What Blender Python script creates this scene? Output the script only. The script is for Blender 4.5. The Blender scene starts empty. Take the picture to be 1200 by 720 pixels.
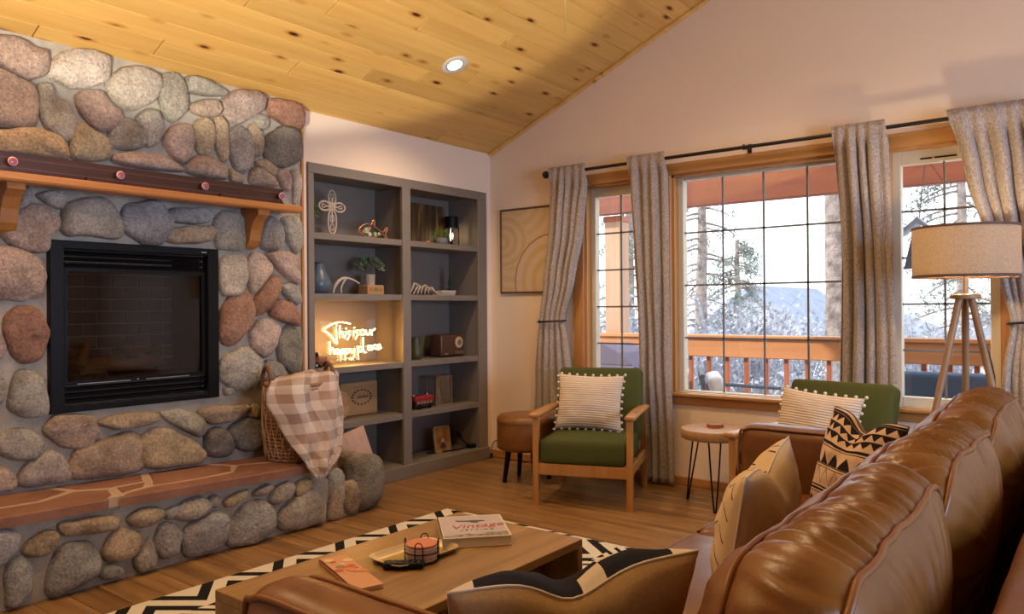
import bpy, bmesh, math, random
from mathutils import Vector, Matrix, noise
R_ = math.radians
random.seed(7)
scene = bpy.context.scene
COL = scene.collection

# ------------------------------------------------------------------ camera
F_PX = 894.0
CAM = Vector((3.9445, -4.7393, 1.1997))
_yaw, _pit, _rol = R_(38.2), R_(0.05), R_(-0.43)
_fw = Vector((-math.sin(_yaw)*math.cos(_pit), math.cos(_yaw)*math.cos(_pit), math.sin(_pit)))
_r0 = Vector((math.cos(_yaw), math.sin(_yaw), 0)); _u0 = _r0.cross(_fw)
_rt = _r0*math.cos(_rol) + _u0*math.sin(_rol)
_up = -_r0*math.sin(_rol) + _u0*math.cos(_rol)
cd = bpy.data.cameras.new('camera'); cam = bpy.data.objects.new('camera', cd); COL.objects.link(cam)
cd.sensor_width = 36.0; cd.lens = 36.0*F_PX/1200.0; cd.clip_start = 0.02; cd.clip_end = 300
cam.matrix_world = Matrix(((_rt.x, _up.x, -_fw.x, CAM.x), (_rt.y, _up.y, -_fw.y, CAM.y), (_rt.z, _up.z, -_fw.z, CAM.z), (0, 0, 0, 1)))
scene.camera = cam

# ------------------------------------------------------------------ world, sun, lights, exposure
world = bpy.data.worlds.new('sky'); scene.world = world; world.use_nodes = True
bg = world.node_tree.nodes['Background']
bg.inputs[0].default_value = (0.86, 0.93, 1.0, 1); bg.inputs[1].default_value = 2.6
vs = scene.view_settings
vs.view_transform = 'Standard'; vs.look = 'None'; vs.exposure = 0.2; vs.gamma = 1.0; vs.use_curve_mapping = False
try:
    scene.cycles.use_denoising = True
    scene.cycles.max_bounces = 8; scene.cycles.transparent_max_bounces = 16
    scene.cycles.sample_clamp_indirect = 6.0
    scene.cycles.caustics_reflective = False; scene.cycles.caustics_refractive = False
except Exception:
    pass

def aim(o, d):
    o.rotation_euler = Vector(d).to_track_quat('-Z', 'Y').to_euler()
def light(name, kind, loc, energy, color, d=None, **kw):
    l = bpy.data.lights.new(name, kind); l.energy = energy; l.color = color
    for k, v in kw.items(): setattr(l, k, v)
    o = bpy.data.objects.new(name, l); COL.objects.link(o); o.location = loc
    if d: aim(o, d)
    return o
WARM = (1.0, 0.66, 0.36); COOL = (0.46, 0.64, 1.0)
light('sun', 'SUN', (-8, -6, 8), 5.0, (1.0, 0.90, 0.76), d=(0.75, 0.50, -0.45), angle=R_(1.0))
# daylight of the glazed doors and windows in the two wall on the right, behind the camera
light('daylight_right', 'AREA', (7.05, -2.9, 1.42), 128, COOL, d=(-1, 0, -0.15), shape='RECTANGLE', size=2.4, size_y=1.5)
# unseen spot added behind the camera, turned up at the boarded ceiling
light('uplight', 'SPOT', (3.2, -5.2, 1.0), 720, (1.0, 0.90, 0.70), d=(-0.497, 0.530, 0.687), spot_size=R_(56.4), spot_blend=0.05, shadow_soft_size=0.06)
# recessed cans further back in the ceiling
for _p, _e in (((0.70, -3.55, 2.70), 42), ((2.3, -1.5, 3.36), 105), ((2.3, -3.9, 3.36), 90)):
    light('can_light', 'SPOT', _p, _e, WARM, d=(0, 0, -1), spot_size=R_(130), spot_blend=0.7, shadow_soft_size=0.12)

# ------------------------------------------------------------------ pixel helpers (photo 1200x720)
def ray(px, py):
    return _rt*((px-600)/F_PX) - _up*((py-360)/F_PX) + _fw
def on(ax, v, px, py):
    d = ray(px, py); return CAM + d*((v-CAM[ax])/d[ax])
def PA(px, py, x=0.0): return on(0, x, px, py)
def PB(px, py, y=0.0): return on(1, y, px, py)
def PG(px, py, z=0.0): return on(2, z, px, py)

# ------------------------------------------------------------------ materials
class V:
    def __init__(s, nt, k): s.nt = nt; s.k = k
    def _m(s, op, *a):
        n = s.nt.nodes.new('ShaderNodeMath'); n.operation = op
        for i, x in enumerate((s,)+a):
            if isinstance(x, V): s.nt.links.new(x.k, n.inputs[i])
            else: n.inputs[i].default_value = float(x)
        return V(s.nt, n.outputs[0])
    def __add__(s, o): return s._m('ADD', o)
    def __sub__(s, o): return s._m('SUBTRACT', o)
    def __mul__(s, o): return s._m('MULTIPLY', o)
    def __truediv__(s, o): return s._m('DIVIDE', o)
    __radd__ = __add__; __rmul__ = __mul__
    def __rsub__(s, o): return (s*-1.0)+o
    def abs(s): return s._m('ABSOLUTE')
    def fr(s): return s._m('FRACT')
    def fl(s): return s._m('FLOOR')
    def sin(s): return s._m('SINE')
    def sqrt(s): return s._m('SQRT')
    def lt(s, o): return s._m('LESS_THAN', o)
    def gt(s, o): return s._m('GREATER_THAN', o)
    def mx(s, o): return s._m('MAXIMUM', o)
    def mn(s, o): return s._m('MINIMUM', o)
    def tri(s, n): return ((s*n).fr()-0.5).abs()*2.0
    def band(s, a, b): return s.gt(a)*s.lt(b)

class Mat:
    def __init__(s, name, col=(.8, .8, .8), rough=.5, metal=0.0, spec=None):
        m = bpy.data.materials.new(name); m.use_nodes = True
        s.m = m; s.nt = m.node_tree; s.b = s.nt.nodes['Principled BSDF']; s.L = s.nt.links.new
        s.b.inputs['Base Color'].default_value = (*col, 1); s.b.inputs['Roughness'].default_value = rough
        s.b.inputs['Metallic'].default_value = metal
        if spec is not None: s.b.inputs['Specular IOR Level'].default_value = spec
        s.col = None; s.c0 = col
    def node(s, t, **kw):
        n = s.nt.nodes.new(t)
        for k, v in kw.items(): setattr(n, k, v)
        return n
    def coord(s, which='Object', scale=(1, 1, 1), rnd=False):
        t = s.node('ShaderNodeTexCoord'); mp = s.node('ShaderNodeMapping'); mp.inputs['Scale'].default_value = scale
        s.L(t.outputs[which], mp.inputs[0])
        if rnd:
            oi = s.node('ShaderNodeObjectInfo'); cx = s.node('ShaderNodeCombineXYZ')
            for i, k in enumerate((37.0, 19.0, 53.0)):
                q = V(s.nt, oi.outputs['Random'])*k; s.L(q.k, cx.inputs[i])
            s.L(cx.outputs[0], mp.inputs['Location'])
        return mp.outputs[0]
    def noise(s, co, scale=5, detail=4, rough=.55, dist=0.0):
        n = s.node('ShaderNodeTexNoise'); n.inputs['Scale'].default_value = scale; n.inputs['Detail'].default_value = detail
        n.inputs['Roughness'].default_value = rough; n.inputs['Distortion'].default_value = dist
        s.L(co, n.inputs['Vector']); return n.outputs['Fac']
    def ramp(s, fac, stops):
        r = s.node('ShaderNodeValToRGB'); e = r.color_ramp.elements
        while len(e) < len(stops): e.new(0.5)
        for i, (p, c) in enumerate(stops):
            e[i].position = p; e[i].color = (*c, 1) if len(c) == 3 else c
        s.L(fac, r.inputs[0]); return r.outputs[0]
    def mix(s, fac, a, b, mode='MIX'):
        n = s.node('ShaderNodeMix'); n.data_type = 'RGBA'; n.blend_type = mode
        for sock, x in ((n.inputs[0], fac), (n.inputs[6], a), (n.inputs[7], b)):
            if isinstance(x, V): s.L(x.k, sock)
            elif isinstance(x, (int, float)): sock.default_value = x
            elif isinstance(x, tuple): sock.default_value = (*x, 1)
            else: s.L(x, sock)
        return n.outputs[2]
    def base(s, sock): s.L(sock, s.b.inputs['Base Color']); s.col = sock
    def bump(s, fac, strength=.3, dist=.01):
        b = s.node('ShaderNodeBump'); b.inputs['Strength'].default_value = strength; b.inputs['Distance'].default_value = dist
        s.L(fac.k if isinstance(fac, V) else fac, b.inputs['Height']); s.L(b.outputs[0], s.b.inputs['Normal'])
    def uv(s):
        t = s.node('ShaderNodeTexCoord'); x = s.node('ShaderNodeSeparateXYZ'); s.L(t.outputs['UV'], x.inputs[0])
        return V(s.nt, x.outputs[0]), V(s.nt, x.outputs[1])

def plain(name, col, rough=.5, metal=0.0, bump=None, var=None, spec=None, which='Object', rnd=False):
    m = Mat(name, col, rough, metal, spec)
    if var:
        sc, amt = var; f = m.noise(m.coord(which, rnd=rnd), sc, 5)
        lo = tuple(max(0, c*(1-amt)) for c in col); hi = tuple(min(1, c*(1+amt)) for c in col)
        m.base(m.ramp(f, [(.3, lo), (.7, hi)]))
    if bump:
        m.bump(m.noise(m.coord(which, rnd=rnd), bump[0], 4), bump[1], bump[2] if len(bump) > 2 else .005)
    return m.m
def wood(name, c1, c2, axis=1, scale=1.0, rough=.45, knots=False, tone=.18, spec=None):
    m = Mat(name, c1, rough, spec=spec)
    sc = [22.0*scale]*3; sc[axis] = 1.3*scale
    f = m.noise(m.coord('Object', tuple(sc), rnd=True), 1.0, 6, .6, .4)
    col = m.ramp(f, [(.28, c2), (.5, tuple((a+b)/2 for a, b in zip(c1, c2))), (.7, c1)])
    oi = m.node('ShaderNodeObjectInfo')
    v = V(m.nt, oi.outputs['Random'])*tone*2 + (1-tone)
    hs = m.node('ShaderNodeHueSaturation'); m.L(col, hs.inputs['Color']); m.L(v.k, hs.inputs['Value'])
    col = hs.outputs[0]
    if knots:
        sk = [7.0]*3; sk[axis] = 2.6
        vo = m.node('ShaderNodeTexVoronoi'); vo.inputs['Scale'].default_value = 1.3; vo.inputs['Randomness'].default_value = 1
        m.L(m.coord('Object', tuple(sk), rnd=True), vo.inputs['Vector'])
        d = V(m.nt, vo.outputs['Distance'])
        k = m.ramp(d.k, [(.0, (.04, .015, .004)), (.075, (.10, .04, .012)), (.13, (.75, .6, .45)), (.24, (1, 1, 1))])
        col = m.mix(1.0, col, k, 'MULTIPLY')
    m.base(col); m.bump(f, .12, .002)
    return m.m
def emit(name, col, strength):
    m = Mat(name, col); m.b.inputs['Emission Color'].default_value = (*col, 1); m.b.inputs['Emission Strength'].default_value = strength
    return m.m
def glassy(name, tint=(1, 1, 1), gloss=.08, rough=.0):
    m = bpy.data.materials.new(name); m.use_nodes = True; nt = m.node_tree
    for n in list(nt.nodes):
        if n.type != 'OUTPUT_MATERIAL': nt.nodes.remove(n)
    out = [n for n in nt.nodes if n.type == 'OUTPUT_MATERIAL'][0]
    t = nt.nodes.new('ShaderNodeBsdfTransparent'); t.inputs[0].default_value = (*tint, 1)
    g = nt.nodes.new('ShaderNodeBsdfGlossy'); g.inputs['Roughness'].default_value = rough
    mx = nt.nodes.new('ShaderNodeMixShader'); mx.inputs[0].default_value = gloss
    nt.links.new(t.outputs[0], mx.inputs[1]); nt.links.new(g.outputs[0], mx.inputs[2]); nt.links.new(mx.outputs[0], out.inputs[0])
    return m

# ------------------------------------------------------------------ mesh building
class MB:
    def __init__(s): s.v = []; s.f = []; s.uvs = None; s.mi = None
    def add(s, vs_, fs):
        o = len(s.v); s.v += [tuple(p) for p in vs_]; s.f += [tuple(i+o for i in f) for f in fs]; return s
    def box(s, a, b, c=0.0):
        x0, y0, z0 = (min(a[i], b[i]) for i in range(3)); x1, y1, z1 = (max(a[i], b[i]) for i in range(3))
        if c <= 0:
            vv = [(x, y, z) for x in (x0, x1) for y in (y0, y1) for z in (z0, z1)]
            return s.add(vv, [(0, 1, 3, 2), (4, 6, 7, 5), (0, 4, 5, 1), (2, 3, 7, 6), (0, 2, 6, 4), (1, 5, 7, 3)])
        c = min(c, (x1-x0)*.49, (y1-y0)*.49, (z1-z0)*.49)
        bm = bmesh.new(); bmesh.ops.create_cube(bm, size=1.0)
        for v in bm.verts:
            v.co = Vector((x0 if v.co.x < 0 else x1, y0 if v.co.y < 0 else y1, z0 if v.co.z < 0 else z1))
        bmesh.ops.bevel(bm, geom=bm.edges[:], offset=c, segments=1, affect='EDGES', profile=.5)
        bm.verts.ensure_lookup_table()
        r = s.add([v.co[:] for v in bm.verts], [tuple(v.index for v in f.verts) for f in bm.faces]); bm.free(); return r
    def tube(s, pts, r, n=8, closed=False, cap=True):
        pts = [Vector(p) for p in pts]; N = len(pts); rs = r if isinstance(r, (list, tuple)) else [r]*N
        vv = []; prev = None
        for i in range(N):
            if closed: t = pts[(i+1) % N]-pts[i-1]
            else: t = pts[min(i+1, N-1)]-pts[max(i-1, 0)]
            t = t.normalized() if t.length > 1e-9 else Vector((0, 0, 1))
            if prev is None:
                q = Vector((0, 0, 1)) if abs(t.z) < .9 else Vector((1, 0, 0)); a = t.cross(q).normalized()
            else:
                a = prev-t*prev.dot(t); a = a.normalized() if a.length > 1e-6 else t.orthogonal().normalized()
            b = t.cross(a); prev = a
            for k in range(n):
                w = 2*math.pi*k/n; vv.append(pts[i]+(a*math.cos(w)+b*math.sin(w))*rs[i])
        fs = []
        for i in range(N if closed else N-1):
            for k in range(n):
                j = (i+1) % N; fs.append((i*n+k, i*n+(k+1) % n, j*n+(k+1) % n, j*n+k))
        if cap and not closed:
            fs.append(tuple(range(n-1, -1, -1))); fs.append(tuple((N-1)*n+k for k in range(n)))
        return s.add(vv, fs)
    def lathe(s, prof, n=24, c=(0, 0, 0), cap=True):
        vv = []; fs = []; m = len(prof)
        for r, z in prof:
            for k in range(n):
                w = 2*math.pi*k/n; vv.append((c[0]+r*math.cos(w), c[1]+r*math.sin(w), c[2]+z))
        for i in range(m-1):
            for k in range(n): fs.append((i*n+k, i*n+(k+1) % n, (i+1)*n+(k+1) % n, (i+1)*n+k))
        if cap:
            fs.append(tuple(range(n-1, -1, -1))); fs.append(tuple((m-1)*n+k for k in range(n)))
        return s.add(vv, fs)
    def prism(s, poly, axis, a, b):
        """polygon in the two other axes (in order) extruded along axis from a to b"""
        n = len(poly); vv = []
        for h in (a, b):
            for p in poly:
                q = [p[0], p[1]]; q.insert(axis, h); vv.append(q)
        fs = [tuple(range(n-1, -1, -1)), tuple(range(n, 2*n))] + [(i, (i+1) % n, n+(i+1) % n, n+i) for i in range(n)]
        return s.add(vv, fs)
    def soft(s, h, r, n=(8, 8, 8), fn=None, c=(0, 0, 0)):
        """rounded box of half sizes h, corner radius r; fn shapes each point"""
        ax = []
        for k in range(3):
            e = [-h[k], -h[k]+.12*r, -h[k]+.45*r, -h[k]+r]
            inner = [-h[k]+r+(2*h[k]-2*r)*i/n[k] for i in range(1, n[k])]
            ax.append(e+inner+[-q for q in reversed(e)])
        idx = {}; vv = []; fs = []
        def vert(p):
            key = tuple(round(q, 6) for q in p)
            if key not in idx:
                q = Vector([max(-(h[k]-r), min(h[k]-r, p[k])) for k in range(3)]); d = Vector(p)-q
                if d.length > 1e-9: q = q+d.normalized()*r
                if fn: q = Vector(fn(q))
                idx[key] = len(vv); vv.append(q+Vector(c))
            return idx[key]
        for k in range(3):
            i, j = (k+1) % 3, (k+2) % 3
            for sg in (-1, 1):
                for a in range(len(ax[i])-1):
                    for b in range(len(ax[j])-1):
                        q = []
                        for (u, w) in ((a, b), (a+1, b), (a+1, b+1), (a, b+1)):
                            p = [0, 0, 0]; p[k] = sg*h[k]; p[i] = ax[i][u]; p[j] = ax[j][w]; q.append(vert(p))
                        if sg < 0: q.reverse()
                        if len(set(q)) >= 3: fs.append(tuple(dict.fromkeys(q)))
        return s.add(vv, fs)
    def build(s, name, mat, parent=None, loc=(0, 0, 0), smooth=False, sharp=None, solid=None):
        me = bpy.data.meshes.new(name); me.from_pydata([tuple(p) for p in s.v], [], s.f)
        if s.uvs:
            ul = me.uv_layers.new(name='UVMap')
            for lp in me.loops: ul.data[lp.index].uv = s.uvs[lp.vertex_index]
        for m in (mat if isinstance(mat, (list, tuple)) else [mat]): me.materials.append(m)
        if s.mi: me.polygons.foreach_set('material_index', s.mi)
        bm = bmesh.new(); bm.from_mesh(me)
        if solid is None: bmesh.ops.recalc_face_normals(bm, faces=bm.faces[:])
        bm.to_mesh(me); bm.free()
        if smooth:
            me.polygons.foreach_set('use_smooth', [True]*len(me.polygons))
            if sharp is not None: me.set_sharp_from_angle(angle=R_(sharp))
        me.update()
        o = bpy.data.objects.new(name, me); COL.objects.link(o); o.location = loc
        if parent: o.parent = parent
        if solid:
            md = o.modifiers.new('thickness', 'SOLIDIFY'); md.thickness = solid; md.offset = 0
        return o
def tag(o, label=None, cat=None, group=None, kind=None):
    if label: o['label'] = label
    if cat: o['category'] = cat
    if group: o['group'] = group
    if kind: o['kind'] = kind
    return o
def thing(name, label, cat, loc=(0, 0, 0), rz=0.0, group=None):
    o = bpy.data.objects.new(name, None); COL.objects.link(o); o.location = loc; o.rotation_euler = (0, 0, rz)
    o.empty_display_size = .1
    return tag(o, label, cat, group)
def copy_obj(o, parent=None):
    c = o.copy(); COL.objects.link(c); c.parent = parent; return c
def copy_tree(o, parent=None):
    c = copy_obj(o, parent)
    for ch in list(o.children): copy_tree(ch, c)
    return c
def text_mesh(name, body, size, mat, parent, M, extrude=.001, shear=0.0, align='CENTER', space=1.0):
    cu = bpy.data.curves.new(name, 'FONT'); cu.body = body; cu.size = size; cu.extrude = extrude; cu.shear = shear
    cu.align_x = align; cu.align_y = 'CENTER'; cu.space_character = space
    t = bpy.data.objects.new(name, cu); COL.objects.link(t); bpy.context.view_layer.update()
    me = bpy.data.meshes.new_from_object(t.evaluated_get(bpy.context.evaluated_depsgraph_get()))
    bpy.data.objects.remove(t); me.materials.clear(); me.materials.append(mat)
    o = bpy.data.objects.new(name, me); COL.objects.link(o); o.parent = parent; o.matrix_local = M
    return o
def chaikin(p, it=1, c=.25):
    for _ in range(it):
        q = []
        for i in range(len(p)):
            a, b = p[i], p[(i+1) % len(p)]
            q.append((a[0]*(1-c)+b[0]*c, a[1]*(1-c)+b[1]*c)); q.append((a[0]*c+b[0]*(1-c), a[1]*c+b[1]*(1-c)))
        p = q
    return p
def spline(pts, k=6, closed=False):
    P = [Vector(p) for p in pts]; n = len(P); out = []
    for i in range(n if closed else n-1):
        g = (lambda j: P[j % n]) if closed else (lambda j: P[max(0, min(n-1, j))])
        p0, p1, p2, p3 = g(i-1), g(i), g(i+1), g(i+2)
        for t in range(k):
            t /= k
            out.append(.5*((2*p1)+(p2-p0)*t+(2*p0-5*p1+4*p2-p3)*t*t+(3*p1-p0-3*p2+p3)*t**3))
    if not closed: out.append(P[-1])
    return out
def nz(x, y=0.0, z=0.0): return noise.noise(Vector((x, y, z)))

# ------------------------------------------------------------------ shared materials
M = {}
def _wall(name, col):
    m = Mat(name, col, .85, spec=.25)
    m.bump(m.noise(m.coord('Object'), 38, 6, .6), .16, .006); return m.m
M['paint'] = _wall('wall_paint', (.85, .69, .545))
M['floor'] = wood('floor_wood', (.36, .20, .075), (.13, .058, .018), axis=0, scale=.9, rough=.36, tone=.16)
M['pine'] = wood('ceiling_pine', (.76, .47, .14), (.60, .325, .08), axis=1, scale=.55, rough=.5, knots=True, tone=.12)
M['oak'] = wood('window_wood', (.52, .25, .075), (.38, .165, .045), axis=0, scale=.8, rough=.38, tone=.06)
M['oak_v'] = wood('window_wood_upright', (.52, .25, .075), (.38, .165, .045), axis=2, scale=.8, rough=.38, tone=.06)
M['mantel'] = wood('mantel_wood', (.58, .25, .06), (.42, .155, .035), axis=1, scale=.7, rough=.35, tone=.05)
M['corbel'] = wood('corbel_wood', (.48, .20, .05), (.34, .13, .03), axis=2, scale=.7, rough=.4, tone=.05)
M['shelfgrey'] = plain('grey_paint', (.20, .168, .142), .5, bump=(60, .05), var=(3, .06))
M['vinyl'] = plain('window_vinyl', (.60, .545, .43), .45)
M['muntin'] = plain('muntin_grey', (.17, .18, .20), .5)
M['glass'] = glassy('window_glass', (1, 1, 1), .05)
M['black'] = plain('black_metal', (.006, .006, .007), .42, spec=.15)
M['rod'] = plain('rod_metal', (.018, .016, .018), .4, .3)
M['dark'] = plain('dark_void', (.02, .018, .016), .9)
def _mortar(name, col):
    m = Mat(name, col, .95, spec=.1); co = m.coord('Object'); f = m.noise(co, 9, 8, .7)
    m.base(m.ramp(f, [(.3, tuple(c*.78 for c in col)), (.7, tuple(min(1, c*1.15) for c in col))]))
    m.bump(m.noise(co, 70, 6, .7), .7, .012); return m.m
M['mortar'] = _mortar('mortar', (.46, .41, .34))
def _stone():
    m = Mat('field_stone', (.4, .37, .33), .85, spec=.25); co = m.coord('Object', rnd=True)
    oi = m.node('ShaderNodeObjectInfo')
    big = m.noise(co, 6, 5, .6); fine = m.noise(co, 75, 6, .75)
    a = m.ramp(big, [(.28, (.62, .56, .50)), (.5, (1, .98, .95)), (.72, (1.32, 1.24, 1.18))])
    b = m.ramp(fine, [(.32, (.55, .54, .54)), (.5, (1, 1, 1)), (.68, (1.45, 1.42, 1.40))])
    c = m.mix(1.0, oi.outputs['Color'], a, 'MULTIPLY'); m.base(m.mix(1.0, c, b, 'MULTIPLY'))
    h = V(m.nt, fine)*.35+V(m.nt, m.noise(co, 16, 6, .65)); m.bump(h, .95, .03); return m.m
M['stone'] = _stone()
def _flag():
    m = Mat('flagstone', (.30, .13, .075), .7, spec=.3); co = m.coord('Object', rnd=True)
    f = m.noise(co, 5, 7, .65)
    m.base(m.ramp(f, [(.3, (.20, .09, .058)), (.7, (.33, .165, .11))])); m.bump(m.noise(co, 40, 6, .7), .35, .01); return m.m
M['flag'] = _flag()

# ------------------------------------------------------------------ room shell
XR, YF, H0, SL = 7.2, -7.5, 2.44, .4157
RX = XR/2; RZ = H0+SL*RX
def wall_cells(mb, ax, t0, t1, us, zs, holes):
    """solid wall split on a grid, leaving rectangular holes (u0,u1,z0,z1)"""
    us = sorted(set(us+[h[i] for h in holes for i in (0, 1)])); zs = sorted(set(zs+[h[i] for h in holes for i in (2, 3)]))
    for i in range(len(us)-1):
        for j in range(len(zs)-1):
            uc, zc = (us[i]+us[i+1])/2, (zs[j]+zs[j+1])/2
            if any(h[0] < uc < h[1] and h[2] < zc < h[3] for h in holes): continue
            if ax == 0: mb.box((t0, us[i], zs[j]), (t1, us[i+1], zs[j+1]))
            else: mb.box((us[i], t0, zs[j]), (us[i+1], t1, zs[j+1]))
NICHE = (-1.79, -.062, 0.0, 2.122); FBOX = (-3.26, -2.465, .75, 1.50)
mb = MB(); wall_cells(mb, 0, -.36, 0, [YF, .16], [0, H0], [NICHE, FBOX])
tag(mb.build('wall_left', M['paint']), 'cream painted side wall around the grey bookcase', kind='structure')
WIN = [(.90, 1.42, .62, 2.09), (1.60, 2.80, .62, 2.09), (2.94, 3.50, .62, 2.09)]
mb = MB(); wall_cells(mb, 1, 0, .16, [-.36, XR], [0, H0], WIN)
mb.prism([(-.36, H0), (XR+.2, H0), (RX, RZ+.02)], 1, 0, .16)
tag(mb.build('wall_back', M['paint']), 'peach painted gable wall with three windows', kind='structure')
mb = MB(); wall_cells(mb, 0, XR, XR+.16, [YF, .16], [0, H0], [(-4.25, -1.55, .1, 2.15)])
tag(mb.build('wall_right', M['paint']), 'painted wall with glazed doors opposite the fireplace', kind='structure')
mb = MB(); wall_cells(mb, 1, YF-.16, YF, [-.36, XR+.16], [0, H0], [])
mb.prism([(-.36, H0), (XR+.2, H0), (RX, RZ+.02)], 1, YF-.16, YF)
tag(mb.build('wall_front', M['paint']), 'painted gable wall facing the window wall', kind='structure')

fl = MB().box((-.36, YF-.16, -.2), (XR+.16, .16, -.014)).build('floor', M['dark']); tag(fl, 'brown wood plank floor', kind='structure')
bw = .125; rows = int(-YF/bw); n_b = 0
for i in range(rows):
    y1 = -i*bw; y0 = y1-bw+.0015; x = -.02-random.uniform(0, 1.3)
    while x < XR:
        L = random.uniform(1.5, 2.3); a, b = max(x, -.02), min(x+L-.002, XR)
        if b > a+.05: MB().box((a-(a+b)/2, y0-(y0+y1)/2, -.014), (b-(a+b)/2, y1-(y0+y1)/2, 0), .0012).build('floor_board', M['floor'], fl, ((a+b)/2, (y0+y1)/2, 0)); n_b += 1
        x += L
# sloped boarded ceiling
ce = MB().prism([(-.36, H0-.36*SL+.03), (RX, RZ+.03), (XR+.3, H0-.3*SL+.03), (XR+.3, H0-.3*SL+.25), (RX, RZ+.25), (-.36, H0-.36*SL+.25)], 1, YF-.3, .16+.3)
ce = ce.build('ceiling', M['dark']); tag(ce, 'vaulted ceiling of knotty pine boards', kind='structure')
ct = math.atan(SL); pw = .1165; JO = {0: [-2.82], 2: [-1.65, -4.1], 6: [-1.65, -4.0], 7: [-1.035, -3.1], 1: [-2.1], 4: [-.95, -2.6], 3: [-1.3], 5: [-2.2]}
k = -2
while .13+pw*k < RX:
    x0 = max(.13+pw*k, -.02); x1 = min(.13+pw*(k+1), RX)
    if x1 <= x0+.01: k += 1; continue
    js = list(JO.get(k, [])); y = -random.uniform(.5, 2.2)
    if not js:
        while y > YF: js.append(y); y -= random.uniform(1.5, 2.9)
    else:
        y = js[-1]-random.uniform(1.6, 2.6)
        while y > YF: js.append(y); y -= random.uniform(1.5, 2.9)
    ys = [0]+js+[YF]
    for a, b in zip(ys[:-1], ys[1:]):
        w = (x1-x0)/math.cos(ct); L = a-b
        o = MB().box((0.0008, -L/2+.0035, 0), (w-.0008, L/2-.0035, .02), .0025).build('ceiling_board', M['pine'], ce, (x0, (a+b)/2, H0+SL*x0))
        o.rotation_euler = (0, -ct, 0)
    k += 1
MB().box((0, YF, -.002), ((XR-RX)/math.cos(ct), 0, .02)).build('ceiling_panel', M['pine'], ce, (RX, 0, RZ)).rotation_euler = (0, ct, 0)
tb = MB().box((0, -.03, -.022), (RX/math.cos(ct), 0, 0), .004).build('trim_1', M['pine'], None, (0, 0, H0)); tb.rotation_euler = (0, -ct, 0)
tag(tb, 'pine strip where the ceiling meets the gable wall', kind='structure')
tag(MB().box((0, -.016, 0), (XR, 0, .058), .004).build('baseboard_back', M['oak']), 'brown wood baseboard under the windows', kind='structure')
tag(MB().box((0, -.062, 0), (.016, -.016, .058), .004).build('baseboard_left', M['oak_v']), 'short wood baseboard between bookcase and corner', kind='structure')

# ------------------------------------------------------------------ windows
def window(idx, op, cols, rws, gl, label):
    x0, x1, z0, z1 = op; t = thing('window_%d' % idx, label, None); t['kind'] = 'structure'
    # wood casing on the wall, jamb in the wall, vinyl frame, panes, grille bars
    cw = .085
    MB().box((x0-cw, -.022, z1), (x1+cw, 0, z1+.075), .004).build('head_casing', M['oak'], t)
    MB().box((x0-cw-.015, -.05, z0-.022), (x1+cw+.015, .03, z0), .005).build('window_sill', M['oak'], t)
    MB().box((x0-cw, -.022, z0-.075), (x1+cw, 0, z0-.022), .004).build('sill_apron', M['oak'], t)
    for a, b in ((x0-cw, x0), (x1, x1+cw)): MB().box((a, -.022, z0), (b, 0, z1), .004).build('side_casing', M['oak_v'], t)
    j = MB(); th = .018
    for a, b in ((x0, x0+th), (x1-th, x1)): j.box((a, 0, z0), (b, .06, z1))
    j.box((x0, 0, z1-th), (x1, .06, z1)); j.build('jamb', M['oak_v'], t)
    g0, g1, h0, h1 = gl; f = MB()
    f.box((x0, .06, z0), (g0, .12, z1), .004); f.box((g1, .06, z0), (x1, .12, z1), .004)
    f.box((g0, .06, h1), (g1, .12, z1), .004); f.box((g0, .06, z0), (g1, .12, h0), .004)
    f.build('frame', M['vinyl'], t)
    for i in range(cols):
        for k in range(rws):
            a = g0+(g1-g0)*i/cols; b = g0+(g1-g0)*(i+1)/cols; c = h0+(h1-h0)*k/rws; d = h0+(h1-h0)*(k+1)/rws
            MB().box((a, .088, c), (b, .092, d)).build('pane', M['glass'], t)
    for i in range(1, cols):
        a = g0+(g1-g0)*i/cols; MB().box((a-.006, .080, h0), (a+.006, .087, h1)).build('muntin', M['muntin'], t)
    for k in range(1, rws):
        c = h0+(h1-h0)*k/rws; MB().box((g0, .080, c-.006), (g1, .087, c+.006)).build('muntin', M['muntin'], t)
    return t
window(1, WIN[0], 2, 5, (.955, 1.365, .665, 2.005), 'narrow wood cased window beside the wall art')
window(2, WIN[1], 4, 4, (1.655, 2.745, .63, 2.055), 'wide picture window with wood casing')
w3 = window(3, WIN[2], 2, 5, (3.0, 3.43, .675, 1.995), 'narrow wood cased window behind the floor lamp')
MB().box((3.10, .055, 2.015), (3.16, .066, 2.024)).box((3.17, .055, 2.015), (3.28, .066, 2.024)).build('latch', M['black'], w3)

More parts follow.
